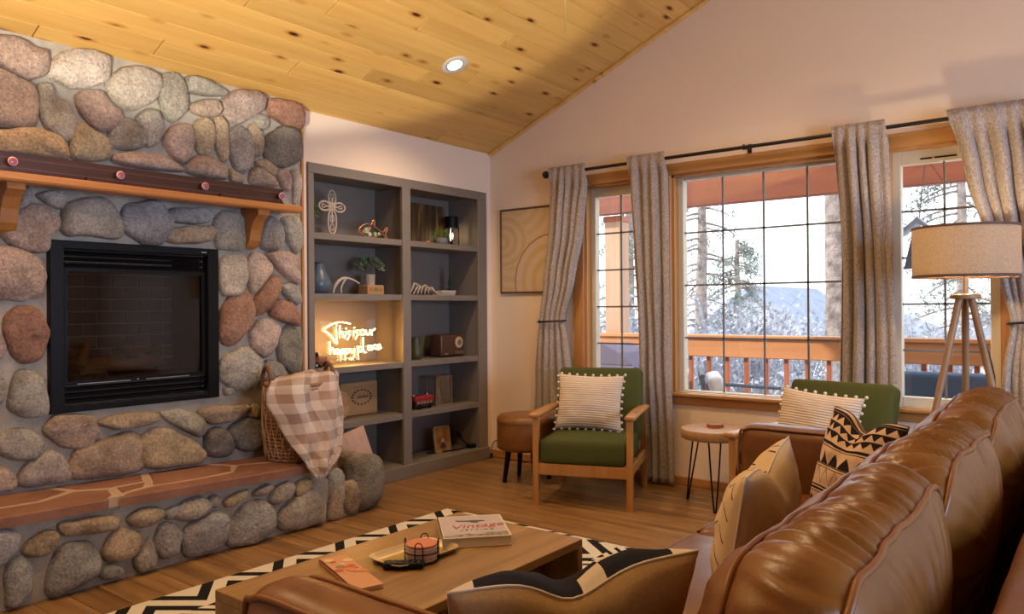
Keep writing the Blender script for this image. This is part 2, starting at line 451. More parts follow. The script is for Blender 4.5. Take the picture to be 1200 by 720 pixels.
# ------------------------------------------------------------------ stones
SC = dict(g=(.40, .38, .34), p=(.50, .39, .33), t=(.46, .37, .27), r=(.37, .21, .145), b=(.36, .37, .38), d=(.25, .235, .21), w=(.55, .49, .44), o=(.50, .37, .24))
def parse(txt, ox, oy, s):
    out = []
    for ln in txt.strip().splitlines():
        c, rest = ln.split(':'); q = [tuple(float(v) for v in w.split(',')) for w in rest.split()]
        out.append((c.strip(), [(ox+x/s, oy+y/s) for x, y in q]))
    return out
def stone(parent, poly, nrm, ev, eu, org, h, col, name='stone', seed=0, smooth_it=1):
    """poly: outline in 2D (u along eu, v along ev) about org; bulges along nrm"""
    p = chaikin(chaikin(poly, 1, .19), 1, .25); gx = sum(q[0] for q in p)/len(p); gy = sum(q[1] for q in p)/len(p); p = [(gx+(q[0]-gx)*1.15, gy+(q[1]-gy)*1.15) for q in p]; cx = sum(q[0] for q in p)/len(p); cy = sum(q[1] for q in p)/len(p)
    n = len(p); vv = []; fs = []
    tx, ty = random.uniform(-.25, .25), random.uniform(-.25, .25); sd = random.uniform(0, 100)
    size = max(.05, (sum(math.hypot(q[0]-cx, q[1]-cy) for q in p)/n))
    rings = [(1.0, -.25), (1.0, .10), (.965, .45), (.88, .78), (.70, .95), (.38, 1.02)]
    def pt(u, v, hh):
        return eu*u + ev*v + nrm*hh
    for r, hh in rings:
        for q in p:
            u, v = (q[0]-cx)*r, (q[1]-cy)*r
            b = hh*h*(1+tx*u/size+ty*v/size)
            k = nz(u*9+sd, v*9, hh*2)*.30*h + nz(u*24+sd, v*24, hh*5)*.16*h
            w = 1+.11*nz(u*15+sd, v*15, 7.1)
            vv.append(pt(u*w, v*w, b+(k if hh > 0 else 0)))
    vv.append(pt(0, 0, h*1.05))
    for i in range(len(rings)-1):
        for j in range(n): fs.append((i*n+j, i*n+(j+1) % n, (i+1)*n+(j+1) % n, (i+1)*n+j))
    a = (len(rings)-1)*n
    for j in range(n): fs.append((a+j, a+(j+1) % n, len(vv)-1))
    o = MB().add(vv, fs).build(name, M['stone'], parent, org+eu*cx+ev*cy, smooth=True)
    c = SC[col]; k = random.uniform(.88, 1.12); o.color = (c[0]*k, c[1]*k*random.uniform(.97, 1.03), c[2]*k*random.uniform(.95, 1.05), 1)
    return o
T1 = """p: -60,125 0,130 40,130 90,150 120,175 155,180 165,225 140,265 105,275 60,262 10,235 -60,215
w: 215,195 260,178 320,182 370,205 382,240 362,285 300,305 230,303 180,265 180,225
w: 385,280 430,245 490,238 545,265 560,300 540,345 490,380 440,380 400,345 380,305
g: 555,270 590,260 630,275 655,310 660,360 640,405 605,422 575,395 562,340
g: 655,270 690,275 760,295 795,320 780,335 700,335 665,320
p: 665,370 710,352 755,355 772,385 765,408 720,412 680,395
p: 790,345 825,320 890,325 922,355 912,395 870,415 840,435 810,425 785,390
r: 935,350 980,352 1045,365 1060,400 1055,450 1010,445 960,410 940,380
p: -60,255 0,255 60,270 110,300 128,360 125,420 100,445 30,440 -60,430
g: 140,310 170,300 190,345 240,375 262,430 250,475 225,490 170,455 140,395
p: 270,340 310,318 360,325 390,370 420,385 425,430 380,455 330,448 290,400
t: 260,445 290,435 330,460 380,500 388,550 330,565 255,555 250,500
o: -60,460 60,455 130,455 190,480 232,530 235,560 120,548 -60,525
g: 385,460 430,420 470,430 500,475 505,510 460,528 400,515 388,490
g: 480,415 520,385 560,400 568,450 555,505 510,515 500,465
p: 570,490 610,445 660,440 680,480 672,540 640,572 600,540
t: 685,430 720,418 748,440 752,500 740,540 705,540 683,500
t: 752,420 780,412 798,450 800,560 780,570 760,520
g: 805,470 840,445 875,470 885,560 860,610 830,595 808,540
t: 875,445 905,440 925,500 915,550 885,535 875,490
g: 882,405 920,402 945,420 935,455 905,450
d: 940,480 985,450 1035,460 1052,500 1050,560 1000,585 950,570 930,530
p: 400,550 470,535 560,550 620,580 640,605 560,600 420,580
p: 650,585 690,550 740,555 785,595 790,630 720,625 655,605
t: 805,590 850,620 855,645 810,640
t: 890,570 930,560 965,590 960,620 930,610
t: 880,600 905,590 960,630 970,655 880,650
p: 970,605 1005,595 1018,640 1015,672 990,660
w: 1020,605 1045,598 1056,640 1054,700 1032,710 1030,660"""
T2 = """g: 75,470 120,350 160,335 185,390 150,450 100,475
g: 205,380 260,355 350,360 370,420 340,455 280,440
p: 20,590 60,510 150,440 250,440 325,500 320,570 270,610 262,690 200,690 100,670 40,630
g: 350,500 380,440 450,405 570,400 640,440 675,590 640,620 500,600 390,600 352,560"""
T3 = """b: 75,370 120,325 220,335 300,330 335,370 320,415 230,425 120,410
t: 55,490 100,455 200,445 310,440 348,470 335,530 250,540 130,540 70,520
g: 370,400 420,355 500,365 550,420 560,560 520,580 430,575 390,570 375,500
g: 640,500 660,420 700,385 750,430 775,500 760,570 690,580 645,560
g: 775,390 830,380 880,400 885,560 850,600 810,540 785,460"""
T4 = """b: 430,50 450,5 500,-10 560,-5 590,40 592,90 560,130 510,135 460,110 435,80
p: -60,165 0,150 60,160 130,195 155,260 145,310 90,332 0,325 -60,305
r: 20,400 70,360 130,375 168,450 150,520 90,555 45,530 25,460
g: 40,650 60,600 110,585 155,620 165,690 160,735 80,745 35,710
p: -60,450 0,455 18,500 5,540 -60,550
g: -60,570 0,570 20,640 0,700 -60,700
w: 772,188 860,178 868,250 840,320 790,315 772,280
p: 865,205 890,172 920,180 950,215 940,250 900,300 880,300
p: 940,175 1000,165 1050,190 1052,260 1040,278 990,240 950,200
r: 890,340 920,290 960,250 985,265 975,310 940,370 905,385 890,365
g: 985,285 1020,275 1052,300 1054,345 1030,350 1000,320
r: 945,375 980,332 1020,345 1050,385 1050,425 1010,415 960,395
r: 780,380 800,330 850,310 885,340 890,400 850,460 810,490 782,480 775,430
p: 880,450 910,410 950,405 978,430 965,490 935,530 905,525 885,490
d: 975,480 1010,430 1045,440 1054,500 1052,580 1020,590 985,550
g: 780,560 810,520 860,505 910,540 905,610 870,645 810,645 780,610
g: 910,590 940,545 985,560 1010,600 960,620 915,625
g: 785,645 815,640 820,665 790,672
t: 940,640 1000,610 1050,640 1050,720 990,750 940,720"""
T5 = """g: -10,100 30,75 100,75 150,110 145,150 110,175 50,175 -5,150
p: 155,60 200,25 270,22 330,30 340,80 310,130 240,135 180,100
t: 350,45 400,22 470,12 545,10 555,35 490,60 400,68
t: 250,190 280,140 340,120 440,85 485,110 497,200 440,225 270,240 248,220
t: 490,110 530,75 600,70 680,120 718,155 690,185 560,205 505,200
g: 70,235 110,175 170,145 215,170 250,235 180,262 70,270
p: -60,205 20,205 60,250 50,285 -60,290
g: 565,12 620,0 690,20 720,65 700,95 640,70 590,40
t: 690,2 750,-10 860,-15 870,-5 800,45 740,50
d: 720,90 760,65 800,80 825,130 800,160 730,165
d: 805,70 850,35 915,40 920,120 870,150 830,130
t: 865,10 890,-20 915,-15 910,25 880,30
g: 940,40 1000,20 1050,60 1045,130 990,150 940,110"""
T6 = """b: -60,440 30,425 75,440 60,490 20,540 -60,570
t: 80,500 110,460 160,430 205,435 208,465 170,510 110,520
b: 30,545 80,520 115,560 115,650 70,685 30,690 20,620
b: 165,640 180,560 220,490 300,470 345,520 335,570 290,610 210,655
t: 220,400 300,385 390,375 415,385 400,420 330,440 230,440
t: 365,500 385,450 430,420 490,440 485,500 430,530 380,530
t: 450,385 490,355 550,345 580,365 540,405 480,415
b: 575,360 630,335 622,370 590,392
b: 540,480 570,410 610,400 640,430 620,500 570,530
g: 470,530 510,480 530,450 560,520 540,550 490,570
b: 350,570 400,540 430,560 425,590 360,600
b: 640,470 670,410 740,360 795,380 790,460 740,500 660,515
g: 610,370 640,330 710,305 740,340 700,380 640,390
g: 735,312 762,300 775,320 765,345 740,345
t: 790,320 840,290 880,280 860,310 800,345
b: 805,460 820,390 870,335 920,320 955,360 955,420 900,470 830,480
g: 895,290 940,262 960,272 930,300 897,305
g: 945,320 970,275 1010,255 1040,268 1020,310 970,335
g: 985,370 1020,330 1090,285 1130,320 1135,390 1080,420 1000,425
t: 1040,285 1050,255 1100,240 1110,265 1080,285 1045,305"""
T7 = """t: 555,320 590,255 605,300 618,440 580,462 540,458"""
CX = .05
ch = thing('stone_chimney', 'tall chimney breast of rounded field stones in grey mortar', 'fireplace', (CX, -2.7, 0))
YC = -1.872
c0 = MB(); wall_cells(c0, 0, 0-CX, 0, [-4.9+2.7, YC+2.7], [0, H0], [(FBOX[0]+2.7, FBOX[1]+2.7, FBOX[2], FBOX[3])])
c0.prism([(0-CX, H0), (0, H0), (0, H0+SL*CX)], 1, -4.9+2.7, YC+2.7)
# soft rubbed mortar skin: gently uneven front
c0.build('mortar_wall', M['mortar'], ch)
MB().box((-CX, YC+2.7, 0), (.012, YC+2.718, H0+SL*CX-.004), .003).build('edge_trim', M['oak_v'], ch)
EY, EZ, EX = Vector((0, 1, 0)), Vector((0, 0, 1)), Vector((1, 0, 0))
for txt, ox, oy, s in ((T1, 0, 0, 3), (T2, 0, 150, 4.8), (T3, 180, 180, 5.145), (T4, 0, 240, 3), (T5, 0, 480, 3)):
    for c, q in parse(txt, ox, oy, s):
        pl = [PA(x, y, CX+.012) for x, y in q]; poly = [(p.y+2.7, min(p.z, 2.455)) for p in pl]
        w = max(a[0] for a in poly)-min(a[0] for a in poly)
        stone(ch, poly, EX, EZ, EY, Vector((0, 0, 0)), min(.065, .028+.14*w), c)
# stones out of view to the left of the insert carry on the pattern
for i in range(9):
    for j in range(5):
        yy, zz = -3.74-.25*j-(.12 if i % 2 else 0)+.03*random.random(), .50+.215*i+.03*random.random()
        if yy < -4.78: continue
        ry, rz = random.uniform(.115, .14), random.uniform(.095, .118); a0 = random.random()*.8
        stone(ch, [(yy+2.7+ry*math.cos(a0+k)*random.uniform(.88, 1.1), min(zz+rz*math.sin(a0+k)*random.uniform(.88, 1.1), 2.43)) for k in [q*2*math.pi/7 for q in range(7)]], EX, EZ, EY, Vector((0, 0, 0)), .055, random.choice('gptgpd'))

# hearth: rounded end, stones on the front, flagstone top
he = thing('stone_hearth', 'raised hearth of rounded stones topped with red flagstone slabs', 'hearth', (.25, -2.8, 0))
HX = .452
def zs(y): return .387-(y+3.55)*.026
end = [(0.03, -1.50), (.12, -1.47), (.24, -1.50), (.35, -1.58), (.42, -1.68), (HX, -1.80)]
foot = [(0.05, -4.9), (HX, -4.9)]
outl = [(0.05, -4.9)]+[(HX, -4.9), (HX, -3.6), (HX, -2.6), (HX, -2.15)]+list(reversed(end))
mbh = MB(); n = len(outl)
vv = [(x-.25, y+2.8, 0) for x, y in outl]+[(x-.25, y+2.8, (zs(y)-.045 if y < -2.1 else (.25 if y < -2.1 else .10))) for x, y in outl]
mbh.add(vv, [tuple(range(n-1, -1, -1)), tuple(range(n, 2*n))]+[(i, (i+1) % n, n+(i+1) % n, n+i) for i in range(n)])
mbh.build('mortar_core', M['mortar'], he)
for c, q in parse(T6, 0, 480, 3)+parse(T7, 280, 520, 5.145):
    pl = [PA(x, y, HX+.02) for x, y in q]; poly = [(p.y+2.8, max(.012, min(p.z, zs(p.y)-.05))) for p in pl]
    w = max(a[0] for a in poly)-min(a[0] for a in poly)
    stone(he, poly, EX, EZ, EY, Vector((HX-.25, 0, 0)), min(.07, .03+.14*w), c)
for i in range(6):
    yy = -3.86-.18*i; stone(he, [(yy+2.8+.095*math.cos(k), .17+.15*math.sin(k)) for k in [j*2*math.pi/7 for j in range(7)]], EX, EZ, EY, Vector((HX-.25, 0, 0)), .05, random.choice('bgt'))
# boulders closing the rounded end
def boulder(parent, c, r, col, rz=0.0):
    bm = bmesh.new(); bmesh.ops.create_icosphere(bm, subdivisions=4, radius=1.0)
    sd = random.uniform(0, 50)
    for v in bm.verts:
        p = v.co.copy(); q = Vector((math.copysign(abs(p.x)**.75, p.x), math.copysign(abs(p.y)**.75, p.y), math.copysign(abs(p.z)**.7, p.z)))
        k = 1+.07*nz(p.x*1.6+sd, p.y*1.6, p.z*1.6)+.03*nz(p.x*5+sd, p.y*5, p.z*5)
        v.co = Vector((q.x*r[0], q.y*r[1], q.z*r[2]))*k*.88
    me = bpy.data.meshes.new('stone'); bm.to_mesh(me); bm.free(); me.materials.append(M['stone'])
    me.polygons.foreach_set('use_smooth', [True]*len(me.polygons))
    o = bpy.data.objects.new('stone', me); COL.objects.link(o); o.parent = parent; o.location = c; o.rotation_euler = (0, 0, rz)
    k = SC[col]; o.color = (*k, 1); return o
boulder(he, (.405-.25, -1.70+2.8, .165), (.125, .15, .19), 'd', .25)
boulder(he, (.452-.25, -1.835+2.8, .105), (.055, .06, .11), 't', .2)
boulder(he, (.43-.25, -1.935+2.8, .16), (.055, .075, .145), 'g', .1)
boulder(he, (.36-.25, -2.04+2.8, .255), (.09, .075, .06), 't', .1)
boulder(he, (.19-.25, -1.53+2.8, .13), (.13, .08, .14), 'g', .1)
boulder(he, (.12-.25, -1.56+2.8, .24), (.10, .07, .06), 't', .1)
# flagstones on top, light joints between
FX = .505
jt = MB(); ys_ = [-4.9, -3.6, -2.6, -2.13]
tv = []
for y in ys_: tv += [(CX+.0-.25, y+2.8, zs(y)-.046), (FX-.03-.25, y+2.8, zs(y)-.046), (FX-.03-.25, y+2.8, zs(y)-.003), (CX-.25, y+2.8, zs(y)-.003)]
fs = []
for i in range(3):
    for k in range(4): fs.append((i*4+k, i*4+(k+1) % 4, (i+1)*4+(k+1) % 4, (i+1)*4+k))
fs += [(0, 1, 2, 3), (12, 15, 14, 13)]
jt.add(tv, fs).build('mortar_joints', plain('pale_mortar', (.50, .36, .26), .9, bump=(60, .4)), he)
FLAGS = [[(.06, -4.9), (.06, -4.02), (.30, -4.10), (FX, -4.02), (FX+.01, -4.9)],
 [(.30, -4.08), (.06, -4.0), (.06, -3.30), (.20, -3.26), (.31, -3.42)], [(.33, -4.08), (.345, -3.42), (.235, -3.245), (.30, -3.12), (.43, -3.16), (FX, -3.22), (FX+.005, -4.0), (FX, -4.04)],
 [(.06, -3.27), (.205, -3.225), (.265, -3.11), (.24, -2.93), (.06, -2.86)], [(.29, -3.09), (.265, -2.94), (.36, -2.99), (.42, -3.12)],
 [(.265, -2.91), (.06, -2.83), (.06, -2.52), (.20, -2.44), (.34, -2.52), (.38, -2.75), (.365, -2.955)],
 [(.39, -2.97), (.405, -2.74), (.37, -2.53), (.22, -2.41), (.30, -2.18), (FX-.01, -2.15), (FX+.012, -2.5), (FX, -3.17), (.45, -3.13)],
 [(.06, -2.49), (.195, -2.41), (.275, -2.19), (.06, -2.13)]]
for q in FLAGS:
    cx = sum(p[0] for p in q)/len(q); cy = sum(p[1] for p in q)/len(q); p2 = []
    for i, p in enumerate(q):
        a, b = q[i], q[(i+1) % len(q)]
        for t in (0, .33, .67):
            x, y = a[0]+(b[0]-a[0])*t, a[1]+(b[1]-a[1])*t
            if t: x += .006*nz(x*20, y*20, 3); y += .006*nz(x*20, y*20, 9)
            p2.append((x, y))
    p2 = [(cx+(x-cx)*(1-.006/max(.05, abs(x-cx)+abs(y-cy))), cy+(y-cy)*(1-.006/max(.05, abs(x-cx)+abs(y-cy)))) for x, y in p2]
    n = len(p2); vv = [(x-cx, y-cy, zs(y)-.045-zs(cy)) for x, y in p2]+[(x-cx, y-cy, zs(y)-.006-zs(cy)) for x, y in p2]
    vv += [((x-cx)*.965, (y-cy)*.975, zs(y)-zs(cy)+.002*nz(x*9, y*9)) for x, y in p2]
    fs = [tuple(range(n-1, -1, -1)), tuple(range(2*n, 3*n))]
    for r in (0, n):
        fs += [(r+i, r+(i+1) % n, r+n+(i+1) % n, r+n+i) for i in range(n)]
    MB().add(vv, fs).build('flagstone', M['flag'], he, (cx-.25, cy+2.8, zs(cy)))

# mantel shelf with two corbels
ma = thing('mantel_shelf', 'orange wooden mantel shelf across the stone chimney', 'mantel', (CX, -3.2, 1.75))
mz0, mz1 = -.005, .05
MB().prism([(0-.0, mz0+.03), (.165, mz0+.012), (.195, mz0+.016), (.20, mz0+.025), (.20, mz1-.006), (.19, mz1), (0, mz1)], 1, -1.7, 1.19) .build('shelf_board', M['mantel'], ma)
for yy in (-3.47, -2.245):
    prof = [(0, .02), (.17, .02), (.175, -.02), (.13, -.05), (.10, -.10), (.085, -.16), (.06, -.19), (.03, -.205), (0, -.21)]
    MB().prism(prof, 1, yy+3.2-.035, yy+3.2+.035).build('corbel', M['corbel'], ma)

# ------------------------------------------------------------------ gas fireplace insert
ins = thing('fireplace_insert', 'black metal gas fireplace insert with louvres and dark glass', 'fireplace insert', (CX, -2.864, .72))
W2, HH = .4255, .813
fr = MB()
fr.box((-.02, -W2, 0), (.035, -W2+.065, HH), .004); fr.box((-.02, W2-.065, 0), (.035, W2, HH), .004)
fr.box((-.02, -W2+.06, HH-.04), (.030, W2-.06, HH), .004); fr.box((-.02, -W2+.06, 0), (.030, W2-.06, .03), .004)
fr.build('surround', M['black'], ins)
IN = W2-.068
for k in range(3):
    for z in (HH-.062-.030*k, .045+.028*k):
        MB().prism([(-.015, z+.012), (.012, z-.004), (.016, z), (-.008, z+.017)], 1, -IN, IN).build('louvre', M['black'], ins)
g0, g1 = .145, HH-.145
gf = MB(); gf.box((-.012, -IN, g0-.02), (.008, IN, g0)); gf.box((-.012, -IN, g1), (.008, IN, g1+.02))
gf.box((-.012, -IN, g0), (.008, -IN+.018, g1)); gf.box((-.012, IN-.018, g0), (.008, IN, g1)); gf.build('glass_frame', M['black'], ins)
MB().box((-.008, -IN+.018, g0), (-.004, IN-.018, g1)).build('glass_pane', glassy('smoked_glass', (.60, .57, .55), .03, .03), ins)
sil = plain('brushed_steel', (.5, .45, .4), .35, .8)
for a, b in ((-.30, -.05), (.03, .26)): MB().box((.013, a, .133-.004), (.018, b, .136-.004)).build('handle_bar', sil, ins)
MB().lathe([(.004, 0), (.004, .004)], 10).build('knob', sil, ins, (.02, -.015, .134)).rotation_euler = (0, R_(90), 0)
MB().box((.030, IN-.03, HH-.024), (.0315, IN-.002, HH-.019)).build('maker_plate', sil, ins)
fb = MB(); d = -.33
fb.box((d, -IN, .05), (-.03, -IN+.01, HH-.04)); fb.box((d, IN-.01, .05), (-.03, IN, HH-.04)); fb.box((d, -IN, HH-.05), (-.03, IN, HH-.04)); fb.box((d-.01, -IN, .05), (d, IN, HH-.04)); fb.box((d, -IN, .05), (-.03, IN, .15))
fb.build('firebox', plain('soot', (.10, .085, .075), .9, bump=(20, .2)), ins)
mbr = plain('fire_brick', (.22, .16, .125), .85, bump=(40, .3), var=(6, .2), rnd=True)
MB().box((d, -IN+.01, .15), (d+.006, IN-.01, HH-.05)).build('brick_mortar', plain('brick_joint', (.5, .45, .38), .9), ins)
bl, bh = .135, .058
for r in range(10):
    z = .155+r*(bh+.007)
    if z+bh > HH-.05: break
    y = -IN+.012-(bl/2 if r % 2 else 0)
    while y < IN-.012:
        a, b = max(y, -IN+.012), min(y+bl, IN-.012)
        if b-a > .02: MB().box((d+.004, a, z), (d+.014, b, z+bh), .003).build('brick', mbr, ins)
        y += bl+.007
lg = plain('ceramic_log', (.22, .13, .07), .9, bump=(15, .8, .02), var=(8, .5))
for a, b, r in (((-.26, -.27, .20), (-.20, .20, .22), .038), ((-.17, -.22, .19), (-.13, .16, .20), .034), ((-.25, .02, .30), (-.10, .13, .19), .026), ((-.24, -.15, .30), (-.10, -.24, .20), .022), ((-.20, .20, .28), (-.16, .02, .24), .02)):
    a, b = Vector(a), Vector(b); pts = [a+(b-a)*t/8+Vector((.008*nz(t, r*90), .008*nz(t, 3, r*90), .01*nz(t, 7, r*90))) for t in range(9)]
    MB().tube(pts, [r*(1+.18*nz(t*1.3, r*50)) for t in range(9)], 10).build('gas_log', lg, ins, smooth=True, sharp=60)

# dark rail of knobs resting on the mantel
drk = wood('dark_walnut', (.075, .028, .014), (.03, .010, .006), axis=1, scale=.8, rough=.32, tone=.03)
ra = thing('peg_rail', 'long dark wooden peg rail with pink glass knobs resting on mantel', 'peg rail', (CX+.10, -2.8, 1.8))
y0, y1 = -1.35, .735
rb = MB().prism([(y0, .008), (y0, .098), (y1, .098), (y1-.035, .055), (y1, .008)], 0, -.012, .012); rb.build('rail_board', drk, ra)
for z in (.030, .072): MB().box((.011, y0, z-.003), (.0135, y1-.03, z+.003)).build('groove_bead', plain('walnut_bead', (.11, .045, .02), .35), ra)
pk = plain('pink_glass', (.36, .10, .16), .22); pkr = plain('pale_knob_rim', (.72, .50, .50), .4)
for px in (12, 138, 237, 326.5):
    p = PA(px, 200, CX+.112); yy = p.y+2.8
    k = MB().tube([(.010, yy, .053), (.034, yy, .053)], .011, 10).build('knob_stem', drk, ra, smooth=True, sharp=40)
    kb = MB().tube([(.030, yy, .053), (.036, yy, .053), (.043, yy, .053), (.047, yy, .053)], [.014, .019, .020, .0165], 18).build('knob', pkr, ra, smooth=True, sharp=50)
    MB().tube([(.045, yy, .053), (.0505, yy, .053), (.052, yy, .053)], [.0155, .0145, .010], 18).build('knob_glass', pk, kb, smooth=True, sharp=50)
for px in (103, 259): 
    yy = PA(px, 205, CX+.112).y+2.8; MB().box((-.012, yy-.012, .0), (.03, yy+.012, .028), .003).build('rail_foot', drk, ra)

# ------------------------------------------------------------------ built-in bookcase
bc = thing('bookcase', 'grey built in bookcase with two columns of open shelves', 'bookcase', (0, -.92, 0))
G = M['shelfgrey']; BY0, BY1 = -1.787+.92, -.064+.92
D0 = -.31
def part(nm, a, b, c=.003, m=G, par=None): return MB().box(a, b, c).build(nm, m, par or bc)
part('back_panel', (D0-.012, BY0, 0), (D0, BY1, 2.12), 0)
part('side_panel', (D0, BY0, 0), (-.01, BY0+.018, 2.12)); part('side_panel', (D0, BY1-.10, 0), (-.01, BY1-.085, 2.12))
part('center_panel', (D0, -.985+.92+.03, .09), (-.01, -.985+.92+.045, 2.06))
part('stile', (-.012, BY0, 0), (.014, BY0+.045, 2.055)); part('stile', (-.012, -.985+.92, .09), (.014, -.905+.92, 2.06)); part('stile', (-.012, BY1-.105, 0), (.014, BY1, 2.055))
part('top_rail', (-.014, BY0, 2.055), (.014, BY1, 2.12)); part('top_panel', (D0, BY0, 2.07), (-.01, BY1, 2.085))
SH = {1: 1.685, 2: 1.298, 3: .822, 4: .456}
for k in SH:
    part('shelf', (D0, BY0+.018, SH[k]-.042), (.004, -.985+.92+.03, SH[k])); part('shelf', (D0, -.985+.92+.045, SH[k]-.042), (.004, BY1-.10, SH[k]))
part('base_deck', (D0, BY0, .0), (.035, BY1, .092)); ZB = .092
XS = -.13   # where most things stand on the shelves

def leafy(name, mat, parent, c, r, n, size, sq=(1, 1, 1), seed=1, up=.3):
    rnd = random.Random(seed); mb = MB()
    for i in range(n):
        w, e = rnd.uniform(0, 6.283), math.asin(rnd.uniform(-.35, 1)); q = rnd.uniform(.45, 1)**.6
        d = Vector((math.cos(w)*math.cos(e), math.sin(w)*math.cos(e), math.sin(e)))
        p = Vector((c[0]+d.x*r*q*sq[0], c[1]+d.y*r*q*sq[1], c[2]+d.z*r*q*sq[2]))
        t = (d+Vector((rnd.uniform(-.6, .6), rnd.uniform(-.6, .6), up))).normalized(); b = t.orthogonal().normalized()
        b = (Matrix.Rotation(rnd.uniform(0, 6.28), 3, t) @ b); s = size*rnd.uniform(.7, 1.3)
        n2 = t.cross(b)*s*.12
        mb.add([p, p+t*s*.5+b*s*.28+n2, p+t*s, p+t*s*.5-b*s*.28+n2, p+t*s*.5-n2], [(0, 1, 4), (1, 2, 4), (2, 3, 4), (3, 0, 4)])
    return mb.build(name, mat, parent, solid=0)
leafA = plain('plant_green', (.10, .19, .045), .55, var=(30, .4)); leafB = plain('plant_grey_green', (.16, .21, .12), .6, var=(30, .4)); leafC = plain('bright_moss', (.13, .27, .03), .6, var=(40, .4))
potc = plain('cream_pot', (.42, .36, .29), .7, bump=(40, .2)); stemm = plain('plant_stem', (.12, .09, .04), .7)
tanw = wood('tan_wood', (.46, .28, .13), (.34, .19, .08), axis=1, scale=1.2, rough=.55, tone=.05)
def at_shelf(px, py, k, x=XS):
    p = PA(px, py, x); return (x, p.y, SH[k] if k else ZB)

# shelf 1, column beside the chimney
p = at_shelf(365, 250, 1, -.02); t = thing('potted_fern', 'small leafy green plant in white pot beside the wooden cross', 'plant', (-.06, p[1]+.005, SH[1]))
MB().lathe([(.02, 0), (.026, .06), (.028, .075), (.022, .075), (.02, .06)], 16).build('pot', plain('white_pot', (.62, .6, .56), .5), t, smooth=True, sharp=50)
leafy('foliage', leafA, t, (0, 0, .13), .062, 90, .034, (.8, .8, 1), 3)
p = at_shelf(389, 250, 1); t = thing('wooden_cross', 'pale fretwork wooden cross on a small flat base', 'cross', p)
cw = plain('bleached_wood', (.50, .40, .31), .7, bump=(40, .2))
MB().box((-.035, -.065, 0), (.035, .065, .012), .002).build('base', cw, t)
def ring(cy, cz, ry, rz, n=20): return [(0, cy+ry*math.cos(2*math.pi*k/n), cz+rz*math.sin(2*math.pi*k/n)) for k in range(n)]
for cy, cz, ry, rz in ((0, .095, .034, .083), (0, .255, .030, .048), (-.062, .195, .045, .030), (.062, .195, .045, .030)):
    MB().tube(ring(cy, cz, ry, rz), .0075, 6, True).build('arm_outline', cw, t, smooth=True)
MB().tube(ring(0, .195, .024, .024), .007, 6, True).build('center_ring', cw, t, smooth=True)
for cy, cz, ry, rz in ((0, .06, .014, .022), (0, .115, .016, .024), (0, .262, .012, .018), (-.07, .195, .014, .011), (.07, .195, .014, .011)):
    MB().tube(ring(cy, cz, ry, rz, 12), .005, 5, True).build('fretwork', cw, t, smooth=True)
for a, b in (((0, .095), (0, .255)), ((-.06, .195), (.06, .195))): MB().tube([(0, *a), (0, *b)], .006, 6).build('rib', cw, t)
p = at_shelf(437, 270, 1); t = thing('fish_sculpture', 'copper wire fish sculpture on the upper shelf', 'sculpture', p)
cop = plain('copper', (.55, .24, .13), .35, .6)
fo = [(-.115, .052), (-.09, .082), (-.05, .10), (-.015, .095), (.0, .125), (.015, .122), (.012, .09), (.055, .062), (.085, .055), (.115, .085), (.123, .08), (.105, .045), (.118, .012), (.108, .012), (.083, .04), (.05, .03), (.0, .012), (-.05, .012), (-.09, .03)]
MB().tube(spline([(0, y*1.12, z*1.05+.002) for y, z in fo], 3, True), .006, 6, True).build('outline', cop, t, smooth=True)
gls = [plain('sea_glass_%d' % i, c, .3) for i, c in enumerate(((.35, .5, .25), (.6, .5, .35), (.55, .2, .1)))]
for i, (y, z, r) in enumerate(((-.06, .06, .022), (-.03, .035, .016), (-.035, .075, .014), (.02, .04, .015), (.055, .045, .011), (-.085, .05, .012))):
    MB().tube([(-.004, y, z), (.004, y, z)], r, 10).build('glass_scale', gls[i % 3], t, smooth=True, sharp=40)

# shelf 2, column beside the chimney
p = at_shelf(374, 320, 2); t = thing('pear_vase', 'slate blue pear shaped vase at the chimney end of shelf', 'vase', (p[0], p[1]-.005, p[2]))
MB().lathe([(.05, 0), (.075, .025), (.085, .065), (.075, .105), (.05, .145), (.038, .175), (.036, .205), (.030, .205), (.03, .17), (.01, .12)], 28).build('body', plain('slate_glaze', (.09, .125, .17), .3), t, smooth=True, sharp=60)
MB().lathe([(.037, .198), (.041, .203), (.037, .208)], 24).build('lip', plain('dark_lip', (.05, .06, .08), .4), t, smooth=True)
p = at_shelf(404, 330, 2); t = thing('shed_antler', 'curved white antler lying on grey shelf', 'antler', p)
ant = plain('antler_bone', (.52, .42, .34), .55, bump=(30, .3))
MB().tube(spline([(0, -.10, .006), (.0, -.085, .05), (0, -.05, .09), (0, 0, .11), (.01, .06, .10), (.02, .11, .075)], 5), [.006+.006*math.sin(min(1, i/18)*3.0) for i in range(26)], 8).build('beam', ant, t, smooth=True)
MB().tube(spline([(0, -.03, .007), (0, -.03, .05), (0, 0.0, .095), (0, .01, .108)], 5), [.0055+.0003*i for i in range(16)], 8).build('tine', ant, t, smooth=True)
p = at_shelf(435, 335, 2); t = thing('keepsake_box', 'tan wooden box printed with orange flowers under the bushy plant', 'box', p)
MB().box((-.05, -.075, 0), (.05, .075, .066), .004).build('body', tanw, t)
orf = plain('orange_print', (.45, .14, .03), .7); gnf = plain('green_print', (.20, .19, .05), .7)
for y in (-.045, .045):
    MB().tube([(.0495, y, .035), (.0508, y, .035)], .017, 8).build('printed_flower', orf, t)
MB().box((.0495, -.022, .022), (.0508, .022, .05)).build('printed_lettering', gnf, t)
t = thing('bushy_plant', 'bushy green plant in pale pot standing on the wooden box', 'plant', (p[0], p[1]-.012, p[2]+.066))
MB().lathe([(.033, 0), (.036, .06), (.037, .075), (.032, .075), (.03, .05)], 16).build('pot', potc, t, smooth=True, sharp=50)
